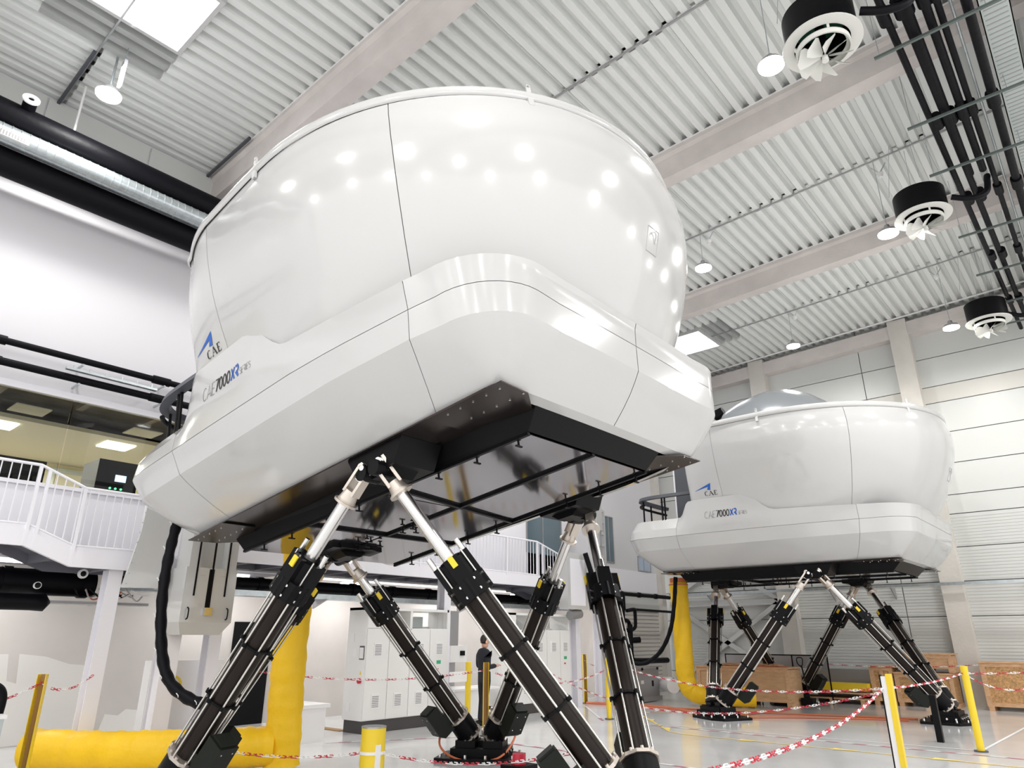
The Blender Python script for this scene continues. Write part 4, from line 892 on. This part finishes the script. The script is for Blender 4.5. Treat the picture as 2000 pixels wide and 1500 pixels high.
# air handling unit behind far duct
t = thing('air_handler', 'grey metal air handling box on the floor left of the far yellow duct', 'machine', (-11.0, 17.4, 0)); MB().mm((-.9, 0, .14), (0, 1.85, .88)).build('casing', 'ahu', t); MB().mm((-.95, -.05, .02), (.05, 1.9, .14)).build('base', 'ahu', t)
for y in (.35, 1.45): MB().mm((0, y, .4), (.02, y+.06, .55)).build('handle', 'black', t)
for y in (.1, .9, 1.75): MB().mm((0, y, .83), (.03, y+.06, .9)).build('latch', 'black', t)
MB().mm((0, .85, .48), (.004, 1.0, .57)).build('plate', 'paper', t); MB().ring((.0, 2.15, .42), (.3, 2.15, .42), .2, .17, 24).cyl((0, 2.15, .42), (.6, 1.6, .42), .19, 20).build('outlet', 'wplast', t, 40)
# left foreground unit
t = thing('floor_unit', 'pale grey unit with a black padded hose at the bottom left corner', 'machine', (-10.45, 2.2, 0)); MB().mm((-.3, -1.0, 0), (.25, .62, .82)).build('casing', 'tray', t); MB().mm((-.3, -1.0, .82), (.27, .64, .86)).build('lid', 'wplast', t)
MB().tube(bez([(-.02, -.6, 1.16), (0, .3, 1.16), (0, .5, 1.15), (0, .6, 1.05), (0, .6, .8)], 8), .065, 12).build('padded_hose', 'blackmat', t, 60)
# black insulated pipework by the shutter
t = thing('pipework', 'black insulated pipe loops in front of the roller shutter', 'pipe', (-12.2, 0, 0))
for pts, r in (([(0, 19.4, 3.0), (0, 19.4, 2.5)], .1), ([(0, 19.0, 2.55), (0, 19.35, 2.55), (0, 19.42, 2.5), (0, 19.42, 2.0), (0, 19.6, 1.92), (0, 19.7, 1.9)], .055), ([(0, 19.65, 2.5), (0, 20.05, 2.55), (0, 20.12, 2.48), (0, 20.1, 2.05), (0, 19.95, 1.95), (0, 19.8, 1.9)], .055),
               ([(0, 18.95, 2.25), (0, 19.5, 2.22), (0, 19.72, 2.15), (0, 19.78, 1.9)], .06), ([(0, 19.78, 2.1), (0, 19.75, 1.3), (0, 19.8, 1.08), (0, 20.1, 1.02), (0, 22.0, 1.0)], .085), ([(0, 20.1, 2.55), (0, 22.6, 2.53)], .04), ([(0, 19.75, 1.62), (.2, 20.0, 1.64)], .09)):
    MB().tube(bez(pts, 5) if len(pts) > 2 else pts, r, 10).build('pipe_section', 'blackmat', t, 60)
# ------------------------------------------------------------------ electrical cabinets
def cabinet(lab, y0, xs, side):
    X = -11.5; t = thing('electrical_cabinet', lab, 'cabinet', (X, y0, 0)); n = len(xs)-1; D = .62
    MB().mm((-D, 0, .22), (-.02, xs[-1], 1.88)).mm((-D, 0, 1.88), (-.0, side, 2.27)).mm((-D, 0, 2.22), (0, xs[-1], 2.27)).mm((-D, xs[-1]-.05, 1.88), (0, xs[-1], 2.27)).mm((-D+.0, side, 1.88), (-D+.02, xs[-1], 1.93)).build('body', 'cab', t)
    MB().mm((-D+.02, side+.2, 1.9), (-D+.1, xs[-1]-.3, 2.13)).build('backdrop', 'tray', t)
    if n > 2: MB().mm((-D, xs[2]-.03, 1.88), (0, xs[2]+.03, 2.22)).build('mullion', 'cab', t)
    MB().mm((-D+.03, .03, 0), (-.03, xs[-1]-.03, .22)).build('plinth', 'cabd', t)
    for i in range(n):
        d = MB().mm((-.02, xs[i]+.008, .235), (0, xs[i+1]-.008, 1.87)).build('door', 'cab', t)
        yc = (xs[i]+xs[i+1])/2
        for z in (1.48, .55):
            if (i == 1 and z > 1) or (i == n-1 and z < 1): continue
            h2 = .13; v = MB(); v.mm((0, yc-.10, z-h2), (.012, yc+.10, z+h2)).build('vent_frame', 'wplast', d)
            b = MB()
            for k in range(7): b.mm((.0125, yc-.08, z-h2+.03+.03*k), (.014, yc+.08, z-h2+.042+.03*k))
            s_ = b.build('louvre', 'slot', d); s_['kind'] = 'stuff'
        if i == n-1:
            MB().mm((0, yc-.06, 1.18), (.004, yc+.06, 1.25)).build('sign', 'greenp', d); MB().cyl((0, yc-.04, 1.08), (.03, yc-.04, 1.08), .018, 12).build('red_button', 'red', d)
    return t
t = cabinet('white electrical cabinet, first from the left, with clipboard on its side', 8.98, [0, .56, 1.12, 1.66, 2.2], .55)
b = MB(); b.mm((-.20, -.012, 1.30), (-.06, 0, 1.55)); cb = b.build('clipboard', 'dgrey', t); MB().mm((-.19, -.016, 1.32), (-.07, -.012, 1.52)).build('sheet', 'paper', cb)
MB().cyl((-.14, 0, .92), (-.14, -.04, .92), .05, 20).build('red_switch', 'red', t, 40)
MB().prism([(-.17, -.003, 1.03), (-.11, -.003, 1.03), (-.14, -.003, 1.10)], (0, .003, 0)).build('warning_sign', 'yellow', t)
for z in (1.7, .45): MB().mm((-.5, -.01, z-.08), (-.40, 0, z+.08)).build('side_vent', 'wplast', t)
MB().mm((-.42, -.004, 1.35), (-.28, 0, 1.5)).build('notice', 'paper', t)
cabinet('white electrical cabinet, second one, behind the crossing near legs', 12.9, [0, .6, 1.2, 1.75, 2.3, 2.72], .55)
# door seams seen on the front are gaps between the doors; small isolator on the column
t = thing('isolator_box', 'grey isolator box with black switch above the yellow posts', 'box', (-11.95, 11.65, 1.18)); MB().mm((-.12, 0, 0), (.05, .52, .35)).build('body', 'cab', t); MB().mm((.05, .30, .14), (.09, .42, .24)).build('switch', 'black', t)
MB().mm((-.1, .08, -.5), (0, .2, 0)).build('channel', 'ahu', t); MB().mm((-.1, .05, .35), (-.02, .30, 1.1)).build('conduit', 'ahu', t)
t = thing('lab_bench', 'low white bench behind the person, between the cabinets', 'table', (-11.75, 11.3, 0)); MB().mm((-.35, 0, .62), (.35, 1.45, .66)).build('top', 'wplast', t); MB().mm((-.3, .03, .05), (.3, 1.1, .62)).build('body', 'cab', t); MB().cyl((.3, .15, .35), (.33, .15, .35), .05, 14).build('red_button', 'red', t)
t = thing('step_box', 'plain white step box with lid left of the first cabinet', 'box', (-11.6, 7.4, 0)); MB().mm((-.4, .04, 0), (.3, .62, .54)).build('body', 'wplast', t); MB().mm((-.44, 0, .54), (.34, .68, .60)).build('lid', 'wplast', t)
tag(MB().mm((-14.3, 9.0, 0), (-12.2, 9.2, .012)).build('hazard_strip', 'brass'), 'dark patch on the floor beside the first cabinet', 'strip')
# ------------------------------------------------------------------ person
def skin(name, V, E, R, m, parent, root=0, sub=2):
    me = bpy.data.meshes.new(name); me.from_pydata(V, E, []); o = bpy.data.objects.new(name, me); COL.objects.link(o); o.parent = parent
    md = o.modifiers.new('skin', 'SKIN'); o.modifiers.new('sub', 'SUBSURF').levels = sub; o.modifiers['sub'].render_levels = sub
    for v, r in zip(me.skin_vertices[0].data, R): v.radius = (r, r) if not isinstance(r, tuple) else r
    me.skin_vertices[0].data[root].use_root = True; md.use_smooth_shade = True
    me.materials.append(M[m]); return o
p = thing('person', 'person in black jacket and trousers standing sideways with bent arms', 'person', (-10.69, 11.46, 0)); p.rotation_euler = (0, 0, math.radians(72))
# local: +x forward (facing), y left
V = [(0, 0, .95), (0, 0, 1.12), (-.02, 0, 1.28), (-.02, 0, 1.42), (0, 0, 1.50), (0, .10, .88), (.02, .11, .50), (-.02, .12, .09), (.02, -.10, .88), (-.03, -.11, .50), (-.12, -.12, .09),
     (-.02, .18, 1.40), (-.02, .23, 1.12), (.20, .16, 1.13), (-.02, -.18, 1.40), (-.02, -.23, 1.12), (.20, -.16, 1.15)]
E_ = [(0, 1), (1, 2), (2, 3), (3, 4), (0, 5), (5, 6), (6, 7), (0, 8), (8, 9), (9, 10), (3, 11), (11, 12), (12, 13), (3, 14), (14, 15), (15, 16)]
R_ = [(.12, .16), (.115, .15), (.13, .18), (.11, .15), .06, .095, .068, .05, .095, .068, .05, .075, .055, .042, .075, .055, .042]
skin('body', V, E_, R_, 'cloth', p)
hd = skin('head', [(0, 0, 1.48), (.01, 0, 1.56), (.01, 0, 1.64), (.0, 0, 1.70), (.075, 0, 1.575), (.105, 0, 1.615)], [(0, 1), (1, 2), (2, 3), (1, 4), (2, 5)], [.052, .062, (.085, .07), (.06, .055), .035, .015], 'skin', p)
skin('hair', [(-.03, 0, 1.58), (-.03, 0, 1.66), (.0, 0, 1.715), (.05, 0, 1.72)], [(0, 1), (1, 2), (2, 3)], [.055, .085, .08, .045], 'hair', p)
for s in (-1, 1):
    MB().cyl((.01, s*.07, 1.60), (.01, s*.085, 1.61), .026, 10).build('ear', 'skin', p, 60)
    MB().cyl((.085, s*.03, 1.63), (.093, s*.03, 1.63), .008, 8).build('eye', 'hair', p)
    hv = [(.20, s*.16, 1.14), (.25, s*.13, 1.15), (.29, s*.11, 1.155)]; he = [(0, 1), (1, 2)]; hr = [.03, .034, .026]
    for k, (dx, l) in enumerate(((-.024, .05), (-.008, .06), (.008, .057), (.024, .045))):
        i = len(hv); hv += [(.29+l*.6, s*(.11+dx), 1.16), (.29+l, s*(.10+dx), 1.14)]; he += [(2, i), (i, i+1)]; hr += [.010, .009]
    i = len(hv); hv += [(.27, s*.085, 1.175), (.30, s*.07, 1.18)]; he += [(1, i), (i, i+1)]; hr += [.011, .009]
    skin('hand', hv, he, hr, 'skin', p)
    x0 = -.02 if s > 0 else -.12
    b = MB().tube([(x0-.07, s*.12, .05), (x0, s*.12, .065), (x0+.10, s*.12, .045), (x0+.18, s*.12, .035)], .05, 12, lambda t: .05-.016*t); b.build('shoe', 'black', p, 60)
# ------------------------------------------------------------------ barrier posts
def post(x, y, lab, h=1.26, chan=True, rot=0):
    t = thing('barrier_post', lab, 'post', (x, y, 0), 'yellow barrier posts'); t.rotation_euler = (0, 0, rot)
    b = MB(); w = .05
    if chan: b.mm((-w, -w, .02), (-w+.006, w, h)).mm((-w, -w, .02), (w, -w+.006, h)).mm((-w, w-.006, .02), (w, w, h)); b.build('channel', 'yellow', t)
    else: b.cyl((0, 0, .02), (0, 0, h), .055, 20); b.build('tube', 'yellow', t, 40)
    if chan: MB().mm((-.03, -.03, .02), (-.02, .03, h)).build('inner_rail', 'brass', t)
    MB().cyl((0, 0, 0), (0, 0, .02), .10, 20).build('base_plate', 'dgrey', t)
post(-10.82, 3.31, 'yellow channel post at the lower left in front of the wall', rot=-.6); post(-9.60, 10.35, 'brown-fronted yellow post nearest the person', rot=-.7); post(-10.05, 10.33, 'flat yellow post left of the person', chan=False)
post(-12.1, 17.1, 'yellow channel post beside the far gallery column', rot=-.7); post(-9.42, 14.2, 'yellow post mostly hidden behind the near front leg', chan=False); post(-2.39, 14.15, 'round yellow post at the right edge in front of a crate', chan=False)
t = thing('barrier_post', 'tall yellow and white light curtain post at lower right', 'post', (-2.62, 10.25, 0)); MB().mm((.015, -.04, .02), (.075, .04, 1.27)).build('yellow_profile', 'yellow', t); MB().mm((-.045, -.03, .02), (.015, .03, 1.24)).build('white_strip', 'wplast', t); MB().mm((-.06, -.035, .02), (-.045, .035, 1.26)).build('black_edge', 'black', t); MB().cyl((0, 0, 0), (0, 0, .02), .12, 20).build('base_plate', 'dgrey', t)
tag(MB().mm((-3.15, 14.9, 0), (-3.05, 15.0, .75)).build('black_stand', 'black'), 'short black stand behind the light curtain post', 'stand')
t = thing('bollard', 'short thick yellow bollard at the bottom centre', 'bollard', (-6.75, 5.45, 0)); MB().cyl((0, 0, 0), (0, 0, .76), .135, 32).build('tube', 'yellow', t, 40); MB().cyl((0, 0, .76), (0, 0, .775), .138, 32).build('cap', 'ahu', t, 40); MB().ring((0, 0, .50), (0, 0, .53), .145, .134, 32).build('strap', 'wplast', t); MB().mm((.12, -.06, .35), (.142, .0, .6)).build('label_strip', 'wplast', t)
t = thing('beacon_box', 'black box with a red dome at the foot of the near front leg', 'box', (-5.35, 6.3, 0)); MB().mm((-.14, -.14, 0), (.14, .14, .44)).build('body', 'black', t); MB().cyl((0, 0, .44), (0, 0, .54), .075, 20, .07).build('dome', 'red', t, 40)
# ------------------------------------------------------------------ chains
def link_mesh(m, r=.0048, l=.078, w=.026):
    b = MB(); pts = []
    for i in range(13):
        a = 2*PI*i/12; pts.append(Vector((math.cos(a)*w/2, 0, math.sin(a)*w/2+(l/2-w/2)*(1 if math.sin(a) > 0 else (-1 if math.sin(a) < 0 else 0)))))
    b.tube(pts, r, 6); return b.mesh('chain_link', m, 60)
LK = {'red': link_mesh('red'), 'wplast': link_mesh('wplast')}
def chain(lab, a, c, sag=.12, parts=True, every=3, step=.062, sc=1.0):
    a, c = Vector(a), Vector(c); n = max(4, int((c-a).length*1.02/(step*sc)))
    pts = [a.lerp(c, i/n)+Vector((0, 0, -sag*4*(i/n)*(1-i/n))) for i in range(n+1)]
    t = thing('barrier_chain', lab, 'chain', tuple(a), 'red and white barrier chains'); stuff = {'red': [], 'wplast': []}
    for i in range(n):
        p = (pts[i]+pts[i+1])/2-a; d = pts[i+1]-pts[i]; q = d.to_track_quat('Z', 'Y').to_matrix() @ Matrix.Rotation(i % 2*PI/2+.4, 3, 'Z')
        k = 'red' if (i//every) % 2 else 'wplast'; Mx = Matrix.Translation(p) @ (q*1.0).to_4x4() @ Matrix.Scale(sc, 4)
        if parts: o = bpy.data.objects.new('chain_link', LK[k]); COL.objects.link(o); o.parent = t; o.matrix_basis = Mx
        else: stuff[k].append(Mx)
    if not parts:
        for k, L in stuff.items():
            b = MB(); me = LK[k]
            for Mx in L: b.add([Mx @ v.co for v in me.vertices], [tuple(f.vertices) for f in me.polygons])
            if L: o = b.build('chain_links', k, t, 60); o['kind'] = 'stuff'
pm = (-2.66, 10.2, 1.10); pr = (-2.42, 14.15, 1.15)
chain('chain from the light curtain post down towards the bottom centre', pm, (-1.75, 2.9, 1.12), .15)
chain('chain from the light curtain post back to the right edge post', pm, pr, .04)
chain('upper chain running left from the light curtain post across the far legs', pm, (-9.42, 14.2, 1.2), .25, parts=False)
chain('lower chain running left from the light curtain post past the far legs', (-2.66, 10.2, 1.06), (-12.1, 15.1, 1.0), .60, parts=False)
chain('chain leaving the right edge post towards the frame edge', pr, (-.6, 13.2, 1.32), .03, parts=False)
chain('drooping chain between the right edge post and the crate', pr, (-1.35, 15.6, 1.1), .24, parts=False)
chain('chain at the lower left from the frame edge to the channel post', (-10.2, 2.4, .95), (-10.82, 3.31, 1.16), .05)
chain('chain from the lower left post to the gallery column', (-10.82, 3.33, 1.14), (-11.5, 4.15, 1.2), .12)
chain('chain behind the yellow duct running to the yellow posts', (-11.2, 6.3, 1.22), (-9.62, 10.30, 1.12), .16, parts=False)
chain('chain from the post nearest the person to the right', (-9.58, 10.4, 1.12), (-9.45, 14.1, 1.0), .25, parts=False)
chain('chain hanging on the far left column by the white casing', (-12.1, 17.1, 1.1), (-11.7, 17.9, .95), .1, parts=False)
chain('distant chain in front of the back wall behind the far simulator', (-8.3, 21.6, 1.12), (-3.4, 22.0, 1.05), .12, parts=False)
chain('chain around the bollard at the bottom edge', (-7.8, 4.3, .55), (-6.88, 5.40, .50), .05)
chain('chain leaving the bollard to the right along the bottom edge', (-6.62, 5.52, .50), (-4.6, 6.3, .62), .10)
# hanging paper sign on chain
tag(MB().mm((-9.95, 9.72, .92), (-9.94, 10.18, 1.10)).build('paper_sign', 'paper'), 'pale paper sign hanging on the chain left of the posts', 'sign')
# ------------------------------------------------------------------ crates and pallets along the back wall
def crate(lab, x0, x1, y0, y1, z0, z1, top=True, mesh='wood'):
    t = thing('wooden_crate', lab, 'crate', (x0, y0, z0)); w, d, h = x1-x0, y1-y0, z1-z0; f = .09
    MB().mm((.02, .02, .1), (w-.02, d-.02, h-.02)).build('panel_board', mesh, t)
    for a, c in (((0, -.0, .1), (f, .025, h)), ((w-f, 0, .1), (w, .025, h)), ((f, 0, .1), (w-f, .025, .1+f)), ((f, 0, h-f), (w-f, .025, h)), ((w/2-f/2, 0, .1+f), (w/2+f/2, .025, h-f)), ((-.02, 0, .1), (0, f, h)), ((-.02, d-f, .1), (0, d, h)), ((-.02, f, h-f), (0, d-f, h)), ((-.02, f, .1), (0, d-f, .1+f))):
        MB().mm(a, c).build('batten', 'plank', t)
    for x in (.0, w/2-.06, w-.12): MB().mm((x, 0, 0), (x+.12, d, .1)).build('skid', 'plank', t)
    if top: MB().mm((-.03, -.03, h), (w+.03, d+.03, h+.03)).build('lid', 'plank', t)
crate('osb crate at the right edge with a pale top shelf', -3.35, -.9, 22.0, 22.85, 0, 1.10); crate('osb crate just left of the right edge post', -5.35, -4.0, 21.9, 22.8, 0, .80)
crate('smaller plank crate stacked on top of the osb crate by the column', -5.2, -3.95, 22.0, 22.8, .84, 1.28, mesh='plank')
crate('narrow osb crate behind the far front leg', -5.95, -5.40, 21.9, 22.7, 0, .95)
crate('long plywood crate behind the far rear legs', -9.95, -7.35, 19.6, 20.6, 0, .92, mesh='plankd')
t = thing('beam_stack', 'yellow steel beams stacked on pallets by the back wall', 'beam', (-8.0, 21.6, 0))
for k in range(2): MB().mm((0, .3*k, .34+.0*k), (2.0, .3*k+.22, .52)).build('yellow_beam', 'yellow', t)
for x in (.2, 1.0, 1.8): MB().mm((x, -.1, .0), (x+.1, .8, .12)).build('pallet_block', 'plank', t)
for z in (.12, .26): MB().mm((0, -.1, z), (2.1, .8, z+.03)).build('pallet_deck', 'plank', t)
tag(MB().mm((-7.6, 22.4, 0), (-5.4, 22.9, .86)).build('low_wall_box', 'ahu'), 'long grey box with timber rim against the back wall', 'box')
t = thing('pallet', 'stack of thin red-brown boards on the long plywood crate', 'boards', (-9.4, 19.8, .95)); 
for k in range(3): MB().mm((.05*k, .05*k, .03*k), (1.8-.1*k, .5, .03*k+.02)).build('board', ['orange', 'plank', 'plank'][k], t)
t = thing('mesh_rack', 'black wire rack behind the long plywood crate', 'rack', (-9.8, 21.2, 0)); MB().mm((0, 0, 1.22), (3.0, .03, 1.25)).build('top_bar', 'black', t)
for x in (0, 1, 2, 2.97): MB().mm((x, 0, 0), (x+.03, .03, 1.22)).build('post', 'black', t)
MB().mm((.03, .01, .9), (2.97, .02, 1.22)).build('mesh_panel', 'ahu', t)
t = thing('pallet_truck', 'black pallet truck handle standing by the long crate', 'pallet truck', (-7.1, 20.3, 0)); MB().tube([(0, 0, .1), (-.12, 0, 1.0)], .02, 8).build('shaft', 'black', t, 60); MB().tube(bez([(-.12, 0, .95), (-.2, -.05, 1.05), (-.2, -.05, 1.18), (-.1, .05, 1.18), (-.1, .05, 1.05), (-.12, 0, .95)], 5), .014, 8).build('grip', 'black', t, 60); MB().mm((-.2, -.15, .02), (.1, .15, .2)).build('base', 'black', t)
# bracing, wall rail
t = thing('wall_bracing', 'white steel cross bracing between the corner and the concrete column', 'bracing', (0, 23.25, 0))
for a, c, r in (((-12.5, 2.75), (-9.3, .75), .07), ((-12.3, .4), (-8.75, 2.75), .07), ((-12.6, 2.80), (-8.66, 2.80), .09), ((-12.5, 3.0), (-10.6, 4.1), .06), ((-10.6, 4.1), (-8.7, 2.85), .06)):
    d = Vector((c[0]-a[0], 0, c[1]-a[1])); MB().box(((a[0]+c[0])/2, 0, (a[1]+c[1])/2), (d.length, .10, r*2), Matrix.Rotation(-math.atan2(d.z, d.x), 3, 'Y')).build('brace_bar', 'white', t)
t = thing('wall_rail', 'long grey rail along the back wall under the far simulator', 'rail', (0, 22.85, 3.10)); MB().mm((-12.4, -.03, -.04), (6, .03, .04)).build('rail', 'galv', t)
for x in (-11.0, -7.0, -5.3, -1.9, 1.5): MB().prism([(x, 0, -.04), (x, .5, -.04), (x, .5, -.35)], (.03, 0, 0)).build('bracket', 'ahu', t)
# ------------------------------------------------------------------ floor: cables, markings
def cable(lab, pts, r=.018, m='orange', z=None): tag(MB().tube(bez(pts, 8), r, 8).build('floor_cable', m, None, 60), lab, 'cable', 'orange floor cables')
cable('orange cable on the floor from the far left foot to the far front foot', [(-7.3, 16.2, .02), (-6.5, 17.0, .02), (-5.4, 17.7, .02), (-4.3, 18.1, .02)]); cable('orange cable from the far rear foot towards the near far foot', [(-7.5, 20.2, .02), (-7.2, 18.6, .02), (-7.5, 17.0, .02), (-7.6, 16.2, .02)]); cable('orange cable crossing the floor under the far simulator', [(-9.4, 17.3, .02), (-7.5, 17.6, .02), (-5.8, 18.1, .02), (-4.2, 18.5, .02)])
cable('bundle of orange cables by the air handling box', [(-12.0, 17.0, .02), (-10.6, 17.3, .02), (-9.6, 17.2, .02), (-8.3, 16.4, .02)], .04)
cable('orange cable looping over the near rear foot', [(-8.4, 8.2, .55), (-8.35, 8.0, .2), (-7.9, 8.0, .04), (-7.5, 8.35, .06), (-7.55, 8.8, .3), (-7.7, 8.95, .6)], .016); cable('orange cable on the floor by the yellow duct bend', [(-9.1, 5.4, .02), (-8.6, 5.6, .03), (-8.0, 5.3, .02)], .03)
def ln(pts, w, m, name, lab):
    b = MB(); P = [Vector((*p, .004)) for p in pts]
    for a, c in zip(P, P[1:]):
        d = (c-a).normalized(); n = Vector((-d.y, d.x, 0))*w/2; b.add([a-n, c-n, c+n, a+n], [(0, 1, 2, 3)])
    return struct(b.build(name, m))
def dashed(p, q, w, name, step=.22):
    p, q = Vector((*p, 0)), Vector((*q, 0)); L = (q-p).length; d = (q-p)/L; n = Vector((-d.y, d.x, 0))*w/2; b = MB(); i = 0; s = 0
    while s < L:
        a, c = p+d*s, p+d*min(s+step, L); b.k = i % 2; b.add([Vector((v.x, v.y, .004)) for v in (a-n, c-n, c+n+d*.04, a+n+d*.04)], [(0, 1, 2, 3)]); s += step; i += 1
    return struct(b.build(name, ['lineW', 'lineR']))
dashed((-8.4, 13.80), (-1.8, 13.72), .07, 'floor_marking'); dashed((-11.7, 16.5), (-9.4, 13.9), .06, 'floor_marking', 3.0); dashed((-9.5, 15.5), (-9.6, 17.4), .07, 'floor_marking')
dashed((-8.8, 9.95), (-3.5, 9.75), .07, 'floor_marking'); dashed((-11.1, 7.9), (-9.9, 9.9), .06, 'floor_marking'); ln([(-8.4, 14.0), (-2.4, 14.25), (-2.25, 18.5)], .05, 'lineW', 'floor_marking', '')
ln([(-9.1, 16.3), (-9.75, 16.1), (-9.4, 15.5), (-7.35, 13.15), (-6.9, 12.95), (-1.2, 12.85)], .05, 'line', 'floor_marking', '')
for x, y, a in ((-5.65, 12.93, 0), (-4.05, 12.92, 0), (-2.6, 12.9, 0), (-8.6, 14.6, -.9), (-7.6, 13.5, -.9)):
    b = MB(); R = Matrix.Rotation(a, 3, 'Z'); b.add([R @ Vector(v)+Vector((x, y, .006)) for v in ((-.22, -.10, 0), (.25, 0, 0), (-.22, .10, 0))], [(0, 1, 2)]); struct(b.build('floor_arrow', 'line'))
